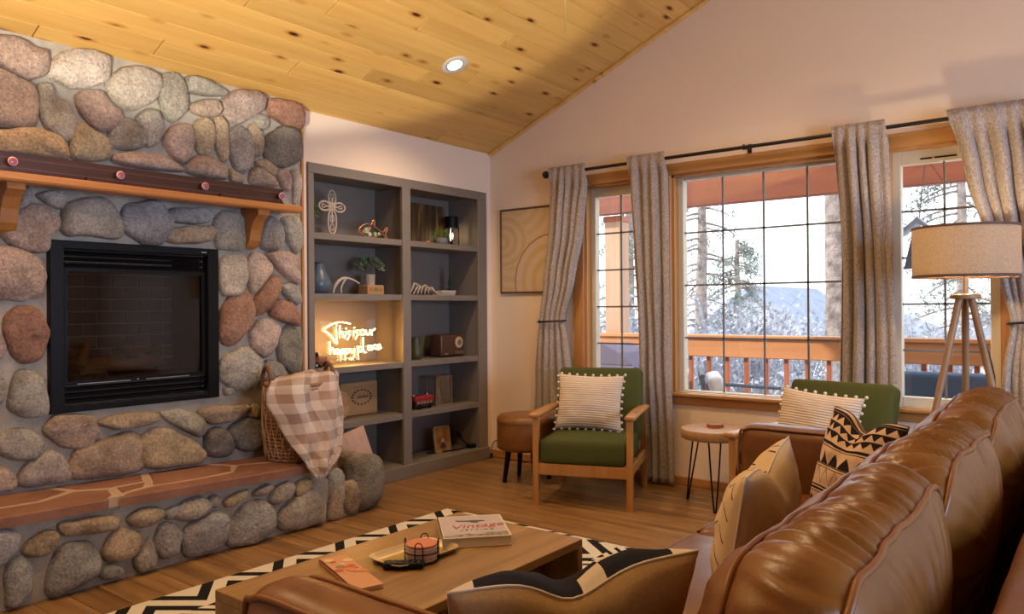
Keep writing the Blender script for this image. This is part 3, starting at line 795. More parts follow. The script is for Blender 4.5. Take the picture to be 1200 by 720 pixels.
leafy('foliage', leafB, t, (0, 0, .125), .085, 190, .03, (.95, 1, .75), 5)

# shelf 3: glowing sign and toy truck
sg = thing('neon_sign', 'glowing warm white neon sign reading This is our happy place', 'sign', (-.12, -1.36, SH[3]))
neo = emit('neon_white', (1.0, .52, .14), 46.0); backp = glassy('clear_acrylic', (.99, .98, .96), .02, .05)
NS = """335,165 290,155 230,162 165,203 200,232 250,295
245,165 243,225 250,295
268,178 265,255
265,235 278,215 288,227 288,255
305,215 303,255
337,210 318,218 330,240 316,268
358,208 355,244
386,206 370,214 384,236 368,264
415,203 400,212 402,232 416,237 430,225 426,207 415,203
438,205 438,228 450,236 460,222 462,205 465,236
476,238 475,206 482,208 496,197
202,282 205,362
205,342 215,322 228,332 231,362
262,335 248,330 237,345 246,360 262,350 263,332 266,362
274,330 272,402
274,345 285,330 297,340 290,358 275,358
304,326 303,400
304,342 315,327 327,338 320,355 305,354
335,325 340,348 352,350 362,325 358,375 345,396 330,386
385,308 388,396
387,330 398,314 412,324 406,344 389,345
418,252 422,340 440,350
474,312 460,305 448,320 458,335 473,325 474,308 478,336
500,302 487,304 484,322 500,328
512,320 532,312 524,298 510,310 515,332 537,320"""
for ln in NS.splitlines():
    q = [tuple(float(a) for a in w.split(',')) for w in ln.split()]
    P = [PA(350+x/5.54, 350+y/5.54, -.12)-sg.location for x, y in q]
    MB().tube(spline(P, 5), .0028, 6).build('letter_stroke', neo, sg, smooth=True)
for x, y in ((309, 196), (361, 190)):
    P = PA(350+x/5.54, 350+y/5.54, -.12)-sg.location
    MB().tube([P-Vector((0, .003, 0)), P+Vector((0, .003, 0))], .003, 6).build('letter_dot', neo, sg)
MB().box((-.016, -.235, .03), (-.010, .27, .305), .002).build('backing', backp, sg)
for y in (-.15, .17): MB().box((-.04, y-.012, 0), (.02, y+.012, .035), .002).build('stand', backp, sg)
p = at_shelf(374, 415, 3, -.06); t = thing('toy_truck', 'small rusty red vintage toy truck beside the neon sign', 'toy', (p[0], p[1]-.012, p[2]))
red = plain('rust_paint', (.16, .045, .022), .5, var=(20, .4)); redl = plain('copper_paint', (.36, .15, .08), .45)
MB().box((-.03, -.06, .022), (.03, .075, .045), .004).build('chassis', red, t)
MB().soft((.028, .026, .032), .008, (2, 2, 2), None, (0, -.035, .072)).build('cab', red, t, smooth=True)
MB().box((.0285, -.052, .075), (.0295, -.018, .096)).build('window', M['black'], t)
MB().soft((.026, .03, .016), .008, (2, 2, 2), None, (0, .022, .056)).build('hood', redl, t, smooth=True)
MB().box((-.024, .055, .035), (.024, .062, .07), .002).build('grille', sil, t)
for y in (-.035, .045):
    for x in (-.03, .03):
        w = MB().tube([(x-.007, y, .02), (x+.007, y, .02)], .02, 14).build('wheel', M['black'], t, smooth=True, sharp=40)
        MB().tube([(x-.008, y, .02), (x+.008, y, .02)], .009, 10).build('hubcap', sil, w)

# shelf 4, column beside the chimney: board with floral lettering, round plate
p = at_shelf(424, 465, 4, -.2); t = thing('wooden_sign', 'tan wooden board with dark painted leaf wreath behind the basket', 'sign', (p[0], p[1], p[2]))
MB().box((-.01, -.20, 0), (.01, .14, .235), .008).build('board', tanw, t)
ink = plain('brown_ink', (.06, .035, .02), .8)
rnd = random.Random(4)
for i in range(16):
    a = i/16*6.283; r = .055; y, z = -.01+.085*math.cos(a), .125+.05*math.sin(a)
    MB().prism([(y-.014, z), (y, z+.007+.004*rnd.random()), (y+.014, z+.004), (y, z-.006)], 0, .0095, .011).build('painted_leaf', ink, t)
for i in range(9): MB().prism([(-.05+.011*i, .118), (-.045+.011*i, .135+.006*(i % 3)), (-.042+.011*i, .122)], 0, .0095, .011).build('painted_stem', ink, t)
p = at_shelf(401, 470, 4, -.09); t = thing('round_plate', 'round wooden plate with beaded rim half behind the plaid throw', 'plate', (p[0], p[1]-.03, p[2]))
MB().tube([(-.008, 0, .1), (.0, 0, .1), (.006, 0, .1)], [.085, .1, .095], 32).build('disc', tanw, t, smooth=True, sharp=40)
bd = MB()
for i in range(30):
    a = i/30*6.283; c = (.009, .088*math.cos(a), .1+.088*math.sin(a)); bd.tube([(c[0]-.005, c[1], c[2]), (c[0], c[1], c[2]), (c[0]+.004, c[1], c[2])], [.004, .0065, .003], 6)
bd.build('bead_rim', plain('straw_beads', (.50, .36, .18), .6), t, smooth=True)

# column beside the corner, shelf 1
t = at_shelf(480, 250, 1, -.05); t = thing('hanging_doll', 'small carved wooden figure against the bookcase divider', 'figurine', (-.10, t[1]-.005, SH[1]))
fg = plain('carved_figure', (.16, .08, .05), .7)
MB().lathe([(.016, 0), (.022, .03), (.016, .09), (.008, .10), (.014, .115), (.015, .13), (.009, .145), (.002, .148)], 14).build('body', fg, t, smooth=True)
MB().lathe([(.022, .0), (.024, .02), (.019, .05)], 14).build('skirt', plain('pale_cloth', (.5, .42, .36), .8), t, smooth=True)
t = thing('rustic_board', 'dark rustic plank panel with a painted golden reflection at back of shelf', 'panel', (-.285, -.56, SH[1]))
m = Mat('rustic_reflection', (.10, .06, .03), .35); f = m.noise(m.coord('Object', (1, 14, 1.2)), 1.5, 5, .7)
m.base(m.ramp(f, [(.35, (.035, .02, .012)), (.55, (.10, .055, .02)), (.72, (.38, .22, .06))]))  # golden end of the ramp paints a wavy reflection into the planks
for i in range(7): MB().box((-.008, -.32+i*.092, 0), (.004, -.32+i*.092+.088, .33), .003).build('plank', m.m, t)
p = at_shelf(517, 275, 1, -.10); t = thing('moss_bowl', 'grey stone bowl of bright green moss by the lantern', 'plant', p)
MB().lathe([(.03, 0), (.045, .012), (.052, .035), (.05, .052), (.042, .052), (.04, .03)], 20).build('bowl', plain('grey_bowl', (.22, .22, .22), .7, bump=(40, .3)), t, smooth=True, sharp=60)
leafy('foliage', leafC, t, (0, 0, .062), .052, 160, .018, (1, 1, .95), 7)
p = at_shelf(529, 275, 1, -.18); t = thing('shelf_lantern', 'small black metal lantern lamp with a glowing bulb', 'lamp', p)
MB().box((-.045, -.045, 0), (.045, .045, .012), .002).build('base', M['black'], t)
for x in (-.04, .04):
    for y in (-.04, .04): MB().box((x-.004, y-.004, .01), (x+.004, y+.004, .16)).build('post', M['black'], t)
MB().lathe([(.055, .15), (.055, .235), (.05, .24), (.05, .155)], 20).build('shade', M['black'], t, smooth=True, sharp=40)
MB().lathe([(.006, .05), (.012, .075), (.013, .10), (.006, .125), (.004, .15)], 12).build('bulb', emit('lantern_bulb', (1, .72, .35), 14), t, smooth=True)
p = at_shelf(501, 283, 1, -.05); t = thing('tea_light', 'tiny orange wax candle on the corner shelf', 'candle', (p[0], p[1]+.0, p[2]))
MB().lathe([(.017, 0), (.018, .016), (.014, .018)], 14).build('wax', plain('orange_wax', (.5, .2, .07), .5), t, smooth=True, sharp=50)
MB().tube([(0, 0, .016), (0, 0, .026)], .0012, 5).build('wick', M['black'], t)
light('lantern_glow', 'POINT', (p[0]-.13, at_shelf(529, 275, 1, -.18)[1], SH[1]+.10), .8, (1, .65, .3), shadow_soft_size=.012)

# shelf 2 by the corner: driftwood, books, little tree
p = at_shelf(495, 340, 2, -.10); t = thing('driftwood_bundle', 'bundle of bleached curved driftwood sticks on shelf', 'driftwood', p)
for i in range(6):
    h = .03+.05*random.random(); dx = -.05+.02*i
    MB().tube(spline([(dx, -.085+.02*i, .008), (dx+.01, -.055+.012*i, .008+h*.7), (dx-.01, -.02+.016*i, .008+h), (dx+.01, .06, .01+h*.5), (dx+.015, .13-.006*i, .009)], 5), [.005+.0025*math.sin(k/20*3.14) for k in range(21)], 7).build('stick', ant, t, smooth=True)
for i in range(3):
    p = at_shelf(517, 345, 2, -.11); t = thing('paperback_book', ['bottom pale book of the flat stack beside driftwood', 'middle cream book of the flat stack beside driftwood', 'top white book of the flat stack beside driftwood'][i], 'book', (p[0], p[1]+.008*i, SH[2]+.0125*i), R_(4*i-4))
    MB().box((-.06, -.085, .001), (.06, .085, .0115)).build('pages', plain('book_pages', (.55, .5, .42), .8), t)
    cv = MB().box((-.062, -.087, .0), (.062, .087, .0012)).box((-.062, -.087, .0112), (.062, .087, .0124)).box((.0605, -.087, 0), (.062, .087, .0124)); cv.build('cover', plain('book_cover', ((.42, .35, .28), (.5, .42, .34), (.55, .5, .45))[i], .6), t)
p = at_shelf(528, 325, 2, -.17); t = thing('bottlebrush_tree', 'dark green miniature bottlebrush pine tree', 'ornament', p)
MB().lathe([(.022, 0), (.022, .015), (.008, .02), (.006, .22), (.002, .235)], 10).build('stem', stemm, t, smooth=True, sharp=50)
bt = MB(); rnd = random.Random(2)
for i in range(420):
    h = rnd.random()**1.2; a = rnd.uniform(0, 6.283); r = .042*(1-h)+.008; z = .03+.2*h; d = Vector((math.cos(a), math.sin(a), -.25))
    q = Vector((0, 0, z)); b = d.orthogonal().normalized()*.0025; bt.add([q-b, q+b, q+d*r], [(0, 1, 2)])
bt.build('bristles', plain('bristle_green', (.03, .075, .05), .7), t, solid=0)

# shelf 3 by the corner: jug and radio
p = at_shelf(487, 405, 3, -.12); t = thing('olive_jug', 'dark olive metal jug standing beside the vintage radio', 'jug', p)
ol = plain('olive_enamel', (.05, .055, .022), .4)
MB().lathe([(.045, 0), (.055, .02), (.057, .05), (.045, .10), (.034, .135), (.037, .165), (.032, .165), (.03, .13)], 22).build('body', ol, t, smooth=True, sharp=60)
MB().tube(spline([(0, -.035, .15), (0, -.085, .16), (0, -.085, .09), (0, -.052, .045)], 5), .006, 8).build('handle', ol, t, smooth=True)
MB().tube(spline([(0, .045, .05), (0, .07, .10), (0, .085, .15), (0, .10, .168)], 4), [.012-.0006*i for i in range(13)], 10).build('spout', ol, t, smooth=True)
p = at_shelf(524, 405, 3, -.14); t = thing('table_radio', 'brown vintage table radio with cream round dial', 'radio', p)
MB().soft((.065, .135, .085), .02, (2, 3, 2), None, (0, 0, .09)).build('case', plain('bakelite', (.07, .03, .018), .35), t, smooth=True)
dl = MB().tube([(.06, .065, .11), (.068, .065, .11), (.070, .065, .11)], [.045, .043, .036], 28).build('dial', plain('cream_dial', (.50, .40, .24), .5), t, smooth=True, sharp=40)
MB().tube([(.069, .065, .11), (.073, .065, .11)], .022, 18).build('dial_knob', plain('dial_centre', (.18, .12, .07), .4), dl)
for i in range(6): MB().box((.064, .02+.018*i, .02), (.068, .032+.018*i, .045), .001).build('push_button', plain('button_brown', (.16, .085, .05), .4), t)
for i in range(4): MB().box((.064, -.115, .05+.025*i), (.067, .0, .056+.025*i)).build('speaker_slat', plain('slat_brown', (.10, .045, .03), .5), t)
MB().box((.064, -.10, .022), (.0675, -.06, .029)).build('badge', sil, t)

# shelf 4 by the corner: red tin bus and glass case
p = at_shelf(493, 470, 4, -.10); t = thing('tin_bus', 'red and black tin toy bus on grey shelf', 'toy', p)
MB().soft((.045, .095, .022), .01, (2, 3, 2), None, (0, 0, .075)).build('roof', plain('tin_red', (.30, .018, .02), .35), t, smooth=True)
MB().box((-.042, -.09, .018), (.042, .09, .072), .004).build('body', plain('tin_black', (.03, .018, .016), .4), t)
for i in range(5): MB().box((.0415, -.078+.033*i, .04), (.0435, -.055+.033*i, .066)).build('window', plain('bus_window', (.32, .2, .15), .3), t)
for y in (-.055, .055):
    for x in (-.038, .038): MB().tube([(x-.006, y, .018), (x+.006, y, .018)], .018, 14).build('wheel', M['black'], t, smooth=True, sharp=40)
for y in (-.07, .07): MB().lathe([(.008, 0), (.006, .01), (0.002, .013)], 10).build('roof_light', plain('tin_white', (.6, .55, .5), .4), t, (0, y, .096))
p = at_shelf(514, 455, 4, -.16); t = thing('glass_case', 'clear glass display case with wooden edges', 'display case', p)
ew = plain('case_wood', (.22, .13, .08), .6); a, b, h = .055, .085, .225
for x in (-a, a):
    for y in (-b, b): MB().box((x-.005, y-.005, 0), (x+.005, y+.005, h)).build('corner_post', ew, t)
for z in (0, h-.01):
    for x in (-a, a): MB().box((x-.005, -b, z), (x+.005, b, z+.01)).build('edge_bar', ew, t)
    for y in (-b, b): MB().box((-a, y-.005, z), (a, y+.005, z+.01)).build('edge_bar', ew, t)
MB().box((a-.001, -b, .01), (a+.001, b, h-.01)).build('glass_front', glassy('case_glass', (.9, .9, .9), .12), t)
MB().box((-a, b-.001, .01), (a, b+.001, h-.01)).build('glass_side', bpy.data.materials['case_glass'], t)
MB().box((-.02, -.03, .01), (.02, .03, .016)).tube([(0, 0, .015), (0, .01, .05), (0, -.012, .09), (0, 0, .13)], [.004, .012, .014, .003], 8).build('keepsake', cw, t)

# bottom of the corner column: leaning print and cables
p = at_shelf(519.5, 515, 0, -.11); t = thing('leaning_print', 'cream framed print of a small figure on orange ground', 'picture', (p[0], p[1], ZB)); t.rotation_euler = (0, R_(-8), 0)
a, h = .085, .20
fw = plain('frame_tan', (.42, .32, .2), .6)
for q in (((-.008, -a, 0), (.008, -a+.01, h)), ((-.008, a-.01, 0), (.008, a, h)), ((-.008, -a, 0), (.008, a, .01)), ((-.008, -a, h-.01), (.008, a, h))): MB().box(*q).build('frame', fw, t)
m = Mat('print_orange', (.4, .2, .05), .6); f = m.noise(m.coord('Object'), 14, 4); m.base(m.ramp(f, [(.35, (.27, .10, .02)), (.65, (.48, .30, .09))]))
MB().box((-.002, -a+.008, .008), (.003, a-.008, h-.008)).build('print', m.m, t)
for q, mm in (([(-.03, .03), (.035, .03), (.02, .075), (-.01, .08)], plain('print_dark', (.08, .05, .04), .7)), ([(-.015, .072), (.02, .07), (.014, .105), (-.01, .105)], plain('print_pale', (.6, .42, .36), .7))):
    MB().prism(q, 0, .003, .004).build('printed_figure', mm, t)
p = at_shelf(556, 520, 0, -.05); t = thing('power_strip', 'black power strip lying at the end of bottom shelf', 'power strip', p)
MB().box((-.03, -.07, 0), (.02, .05, .03), .004).build('body', M['black'], t)
for i in range(3): MB().box((-.02, -.055+.035*i, .029), (.01, -.035+.035*i, .031)).build('socket', M['dark'], t)
p = at_shelf(540, 520, 0, -.12)
cab = MB().tube(spline([(p[0]+.06, p[1]+.05, ZB+.006), (p[0], p[1]-.02, ZB+.09), (p[0]-.06, p[1]+.02, ZB+.12), (p[0]-.05, p[1]+.10, ZB+.04), (p[0]+.02, p[1]+.08, ZB+.008), (p[0]+.05, p[1]-.10, ZB+.006), (p[0]-.03, p[1]-.35, ZB+.006)], 6), .005, 6).build('power_cable', M['black'], smooth=True)
tag(cab, 'tangled black cable behind the leaning print', 'cable')
c1 = PB(575, 530, -.03); c2 = PB(583, 512, -.03)
t = thing('extension_cord', 'thin black cord looping up beside the round ottoman', 'cord', (0, 0, 0))
MB().tube(spline([(.03, -.10, .004), (.05, -.06, .01), (c1.x, -.03, .03), (c1.x+.03, -.028, .12), (c2.x+.02, -.03, .14), (c2.x+.08, -.03, .08), (c2.x+.12, -.03, .004), (c2.x+.3, -.04, .004)], 6), .0035, 6).build('wire', M['black'], t, smooth=True)
MB().box((c1.x-.012, -.045, .0), (c1.x+.012, -.018, .03), .003).build('plug', M['black'], t)

# recessed ceiling lamp in view
LX, LY = .702, -1.182; LZ = H0+SL*LX
t = thing('recessed_light', 'round white recessed ceiling light that is switched on', 'ceiling light', (LX, LY, LZ)); t.rotation_euler = (0, -ct, 0)
MB().lathe([(.060, -.004), (.085, -.006), (.088, -.002), (.085, .001), (.06, .001)], 32, cap=False).build('trim_ring', plain('trim_white', (.62, .58, .52), .5), t, smooth=True)
MB().lathe([(.062, -.003), (.062, .0)], 28).build('baffle', plain('baffle_grey', (.30, .28, .25), .6), t)
MB().lathe([(.044, -.006), (.048, -.0035)], 24).build('lens', emit('can_lens', (1, .93, .80), 12), t)
light('recessed_light_beam', 'SPOT', (LX+.01, LY, LZ-.03), 55, (1.0, .74, .48), d=(0, 0, -1), spot_size=R_(135), spot_blend=.8, shadow_soft_size=.05)

# ------------------------------------------------------------------ curtain rod, curtains, wall art
RZ_, RY_ = 2.19, -.10
t = thing('curtain_rod', 'black metal curtain rod with ball finials above the windows', 'curtain rod', (.635, RY_, RZ_))
MB().tube([(0, 0, 0), (3.21, 0, 0)], .0115, 12).build('rod', M['rod'], t, smooth=True, sharp=40)
for x, s in ((0, -1), (3.21, 1)):
    MB().lathe([(.001, -.028), (.016, -.023), (.026, -.008), (.028, .004), (.022, .019), (.010, .027), (.001, .029)], 20).build('finial', M['rod'], t, (x+.01*s, 0, 0), smooth=True)
for x in (.03, 1.51, 3.15):
    b = MB(); b.box((x-.006, 0, -.006), (x+.006, -RY_, .006)); b.box((x-.012, -RY_-.008, -.035), (x+.012, -RY_, .035)); b.tube([(x, -.016*math.cos(a), -.016*math.sin(a)) for a in [k*.5 for k in range(-4, 5)]], .004, 6)
    b.build('bracket', M['rod'], t)
def _linen(name, col):
    m = Mat(name, col, .9, spec=.15); co = m.coord('Object')
    f = m.noise(m.coord('Object', (1, 1, .5)), 160, 3, .8)
    m.base(m.ramp(f, [(.36, tuple(c*.62 for c in col)), (.64, tuple(min(1, c*1.36) for c in col))])); m.bump(f, .3, .003)
    tr = m.node('ShaderNodeBsdfTranslucent'); m.L(m.col, tr.inputs[0]); ms = m.node('ShaderNodeMixShader'); ms.inputs[0].default_value = .12
    out = [n for n in m.nt.nodes if n.type == 'OUTPUT_MATERIAL'][0]
    m.L(m.b.outputs[0], ms.inputs[1]); m.L(tr.outputs[0], ms.inputs[2]); m.L(ms.outputs[0], out.inputs[0])
    return m.m
M['linen'] = _linen('curtain_linen', (.43, .37, .335))
def lerp_rows(rows, z):
    for (z0, a0, b0), (z1, a1, b1) in zip(rows[:-1], rows[1:]):
        if z1 <= z <= z0:
            t = (z0-z)/(z0-z1); t = t*t*(3-2*t)*.5+t*.5; return a0+(a1-a0)*t, b0+(b1-b0)*t
    return rows[-1][1:]
def curtain(label, rows, folds, seed, tie=None, face=1):
    rnd = random.Random(seed); nu, nv = folds*12, 64; ztop, zbot = rows[0][0], rows[-1][0]
    ph = [rnd.uniform(-.5, .5) for _ in range(folds+2)]; am = [rnd.uniform(.7, 1.25) for _ in range(folds+2)]
    xc = sum(rows[0][1:])/2; t = thing('curtain', label, 'curtain', (xc, RY_, 0)); t['group'] = 'linen curtains on the rod'
    mb = MB(); vv = []
    for j in range(nv+1):
        z = ztop+(zbot-ztop)*j/nv; a, b = lerp_rows(rows, z); s = min(1, max(0, (ztop-z)/.14)); pin = 1.0
        if tie: pin = .62+.38*min(1, abs(z-tie)/.35)
        for i in range(nu+1):
            u = i/nu; k = u*folds; f = int(min(k, folds-1)); w = k*2*math.pi+1.9*nz(k*.45, z*.45, seed)
            amp = .034*(.35+.65*s)*pin*(am[f]*(1-(k-f))+am[f+1]*(k-f))
            y = amp*((.62+.55*nz(k*.8, z*.35, seed+1))*math.sin(w)+.30*math.sin(w*.47+seed)+.16*math.sin(2*w+1.3+nz(k, z*.6, seed)*2))+.016*nz(u*5, z*1.3, seed+5)*s
            hd = min(1, max(0, (z-(RZ_-.10))/.07)); y = y*(1-.62*hd)-.027*hd
            x = a+(b-a)*u+.010*math.cos(w)*s+.006*nz(u*9, z*2, seed+2)*s
            vv.append((x-xc, y, z))
    fs = [(j*(nu+1)+i, j*(nu+1)+i+1, (j+1)*(nu+1)+i+1, (j+1)*(nu+1)+i) for j in range(nv) for i in range(nu)]
    mb.add(vv, fs).build('cloth', M['linen'], t, smooth=True, solid=.004)
    if tie:
        a, b = lerp_rows(rows, tie); m_ = (a+b)/2-xc; r = (b-a)/2+.012
        MB().tube([(m_+r*math.cos(w), .048*math.sin(w), tie+.006*math.cos(w)) for w in [k*2*math.pi/24 for k in range(24)]], .007, 6, True).build('tieback', M['rod'], t, smooth=True)
        s = -1 if face < 0 else 1; hx = m_-s*r*.55
        MB().tube([(hx, .09, tie), (hx, -.02, tie), (hx, -.055, tie)], [.006, .006, .006], 8).build('hook', M['rod'], t, smooth=True)
        MB().lathe([(.001, -.012), (.011, -.006), (.012, .002), (.007, .010), (.001, .012)], 12).build('hook_knob', M['rod'], t, (hx, -.06, tie), smooth=True)
    return t
curtain('grey linen curtain tied back beside the framed wall art', [(2.232, .667, .985), (1.76, .632, .93), (1.4, .592, .862), (1.10, .557, .775), (.95, .532, .80), (.70, .503, .83), (.43, .487, .86), (.02, .47, .88)], 5, 11, tie=1.095)
curtain('grey linen curtain hanging straight behind the first green armchair', [(2.232, 1.325, 1.608), (.96, 1.388, 1.625), (.02, 1.397, 1.645)], 4, 23)
curtain('grey linen curtain hanging straight between picture window and lamp window', [(2.232, 2.672, 2.957), (1.48, 2.708, 2.982), (.7, 2.692, 2.998), (.02, 2.69, 3.0)], 5, 31)
curtain('grey linen curtain tied back behind the floor lamp', [(2.232, 3.258, 3.72), (1.86, 3.335, 3.735), (1.585, 3.41, 3.725), (1.316, 3.484, 3.705), (1.106, 3.535, 3.68), (.83, 3.49, 3.72), (.4, 3.47, 3.76), (.02, 3.46, 3.78)], 6, 47, tie=1.106, face=-1)

t = thing('wall_art', 'framed abstract print of tan arches between corner and curtain', 'picture', (.37, -.001, 1.645))
a, h = .255, .332
for q in (((-a, -.022, -h), (-a+.012, 0, h)), ((a-.012, -.022, -h), (a, 0, h)), ((-a, -.022, -h), (a, 0, -h+.012)), ((-a, -.022, h-.012), (a, 0, h))): MB().box(*q, .002).build('frame', plain('art_frame', (.10, .06, .035), .5), t)
m = Mat('arch_print', (.6, .42, .2), .7); u, v = m.uv()
cols = [(.56, .38, .17), (.60, .44, .25), (.62, .46, .34), (.55, .36, .15)]
def arc(cx, cy, n, asp=1.3):
    d = ((u-cx)*(u-cx)+((v-cy)*asp)*((v-cy)*asp)).sqrt()*n; return d
d1 = arc(1.0, .12, 5.0); d2 = arc(0.0, .62, 6.0, 1.6); d3 = arc(.35, 1.05, 5.0, 1.5)
c = m.mix(d3.fr().lt(.5), (.59, .41, .22), (.62, .46, .30))
c = m.mix(d2.lt(3.2), c, m.mix(d2.fr().lt(.5), (.58, .40, .20), (.62, .46, .30)))
c = m.mix(d1.lt(3.6), c, m.mix(d1.fr().lt(.55), (.58, .40, .20), (.62, .46, .32)))
c = m.mix(((d1-3.6).abs()).lt(.06), c, (.33, .19, .08))
m.base(c)
q = MB(); q.add([(-a+.01, -.012, -h+.01), (a-.01, -.012, -h+.01), (a-.01, -.012, h-.01), (-a+.01, -.012, h-.01), (-a+.01, -.002, -h+.01), (a-.01, -.002, -h+.01), (a-.01, -.002, h-.01), (-a+.01, -.002, h-.01)], [(0, 1, 2, 3), (4, 7, 6, 5), (0, 4, 5, 1), (1, 5, 6, 2), (2, 6, 7, 3), (3, 7, 4, 0)])
q.uvs = [(0, 0), (1, 0), (1, 1), (0, 1)]*2
q.build('print', m.m, t)

# ------------------------------------------------------------------ pillows
def pillow(w, h, th, n=36, dent=0.0, pinch=.06, seed=0, power=.5, wr=.006, front=None, back=None):
    """square cushion lying in local XZ, thickness along Y; front faces -Y; base edge at z=0"""
    def edge(u, v):
        x = u*(1-pinch*(1-v*v)) * w/2; z = v*(1-pinch*(1-u*u)) * h/2
        return x, z
    vv = []; uv = []; fs = []; mi = []
    def z_dent(u, v): return -dent*math.exp(-(u/.32)**2)*max(0, v)**1.5
    def side(sg):
        o = len(vv)
        for j in range(n+1):
            for i in range(n+1):
                u, v = -1+2*i/n, -1+2*j/n
                # denser near the rim
                u = math.sin(u*math.pi/2)*.55+u*.45; v = math.sin(v*math.pi/2)*.55+v*.45
                if i in (0, n): u = math.copysign(1, u)
                if j in (0, n): v = math.copysign(1, v)
                x, z = edge(u, v); k = max(0.0, (1-u*u)*(1-v*v))**power
                y = sg*th/2*k
                rim = 1-max(abs(u), abs(v))
                y += sg*wr*k*(nz(x*14+seed, z*14, sg)*1.4+nz(x*35+seed, z*10, sg+3)*.6)
                if dent: y -= sg*th*.22*math.exp(-(u/.20)**2)*max(0, v)**1.2*k
                z += z_dent(u, v)
                vv.append((x, y, z+h/2)); uv.append(((u+1)/2, (v+1)/2))
        for j in range(n):
            for i in range(n):
                a = o+j*(n+1)+i; q = (a, a+1, a+n+2, a+n+1)
                fs.append(q if sg < 0 else tuple(reversed(q))); mi.append(0 if sg < 0 else 1)
    side(-1); side(1)
    mb = MB(); mb.v = vv; mb.f = fs; mb.uvs = uv; mb.mi = mi
    rim = []
    for k in range(4*n):
        s_, r = divmod(k, n); t_ = -1+2*r/n
        u, v = ((t_, -1), (1, t_), (-t_, 1), (-1, -t_))[s_]; x, z = edge(u, v); rim.append((x, 0, z+z_dent(u, v)+h/2))
    return mb, rim
def rot_place(o, loc, rz, tilt):
    o.location = loc; o.rotation_mode = 'XYZ'; o.rotation_euler = (tilt, 0, rz)

def fabric(name, col, sc=140, amt=.12, bump=.25):
    return plain(name, col, .92, bump=(sc, bump, .003), var=(sc, amt), spec=.15)
# ribbed cream cushion with pompoms
def ribbed():
    m = Mat('ribbed_cream', (.66, .55, .44), .92, spec=.1); u, v = m.uv()
    s = ((v*150.0).sin()*.5+.5); c = m.mix(s, (.56, .45, .35), (.72, .61, .50)); m.base(c); m.bump(s, .5, .006); return m.m
M['rib'] = ribbed(); M['pom'] = plain('pompom_cream', (.70, .62, .52), .9)
def pom_pillow(w, h, label):
    t = thing('pompom_cushion', label, 'cushion'); mb, rim = pillow(w, h, .15, 34, pinch=.07, power=.42, seed=w*10)
    mb.build('cover', [M['rib'], M['rib']], t, smooth=True)
    pm = MB(); step = 4
    for k in range(0, len(rim), step):
        x, y, z = rim[k]; d = Vector((x, 0, z-h/2)).normalized()*.008; c = (x+d.x, 0, z+d.z)
        pm.lathe([(.001, -.009), (.007, -.006), (.0095, 0), (.007, .006), (.001, .009)], 8, c, cap=False)
    tag(pm.build('pompom_trim', M['pom'], t, smooth=True), kind='stuff'); return t

# ------------------------------------------------------------------ green armchairs
grn = fabric('green_fabric', (.072, .080, .022), 220, .12, .2)
honey = wood('honey_wood', (.50, .245, .075), (.36, .16, .042), axis=2, scale=.9, rough=.35, tone=.04)
def armchair(label):
    t = thing('green_armchair', label, 'armchair'); t['group'] = 'green armchairs by the windows'
    hw, dp = .285, .33
    for s in (-1, 1):
        MB().prism([(s*hw-.018, -dp-.01), (s*hw+.018, -dp-.01), (s*hw+.018, -dp+.03), (s*hw-.018, -dp+.03)], 2, 0, .53).build('leg', honey, t)
        lg_ = MB(); a = [(s*hw-.017, dp-.02, 0), (s*hw+.017, dp-.02, 0), (s*hw+.017, dp+.015, 0), (s*hw-.017, dp+.015, 0)]
        lg_.add(a+[(x, y-.06, .53) for x, y, z in a], [(3, 2, 1, 0), (4, 5, 6, 7), (0, 1, 5, 4), (1, 2, 6, 5), (2, 3, 7, 6), (3, 0, 4, 7)]).build('leg', honey, t)
        MB().soft((.032, .33, .013), .011, (2, 6, 2), lambda p: (p.x*(1.0+.10*math.sin((p.y+.33)*4)), p.y, p.z-.012*(p.y*2)**2+.02*p.y*-.5), (s*(hw+.006), -.035, .548)).build('armrest', honey, t, smooth=True)
        MB().box((s*hw-.012, -dp, .195), (s*hw+.012, dp-.02, .255), .004).build('side_rail', honey, t)
    MB().box((-hw, -dp-.006, .185), (hw, -dp+.018, .255), .004).build('front_rail', honey, t); MB().box((-hw, dp-.05, .195), (hw, dp-.028, .255), .004).build('back_rail', honey, t)
    MB().soft((hw-.02, .30, .075), .035, (8, 8, 3), lambda p: (p.x, p.y, p.z+(.018*(1-(p.x/.27)**2)*(1-(p.y/.31)**2) if p.z > 0 else 0)+.02*(-p.y)*.6), (0, -.045, .325)).build('seat_cushion', grn, t, smooth=True)
    b = MB().soft((hw-.005, .055, .25), .035, (8, 3, 8), lambda p: (p.x, p.y-(.018*(1-(p.x/.29)**2)*(1-(p.z/.26)**2) if p.y < 0 else 0), p.z), (0, 0, .25)).build('backrest', grn, t, (0, dp-.155, .325), smooth=True)
    b.rotation_euler = (R_(-17), 0, 0); b.scale = (1, 1, .96)
    return t
c1_ = armchair('green fabric armchair with wooden arms between the round ottoman and side table')
c1_.location = (1.335, -.60, 0); c1_.rotation_euler = (0, 0, R_(20.8))
c2_ = copy_tree(c1_); c2_['label'] = 'green fabric armchair behind the far arm of the leather sofa'
c2_.location = (2.765, -.735, 0); c2_.rotation_euler = (0, 0, R_(-9))
def on_chair(ch, p, lx, ly, lz, tilt, roll=0):
    a = ch.rotation_euler.z; c, s = math.cos(a), math.sin(a)
    p.location = (ch.location.x+c*lx-s*ly, ch.location.y+s*lx+c*ly, lz); p.rotation_euler = (R_(tilt), R_(roll), a)
p1 = pom_pillow(.43, .36, 'cream ribbed pompom cushion propped on the armchair beside the ottoman'); on_chair(c1_, p1, -.03, -.015, .415, -16, 1)
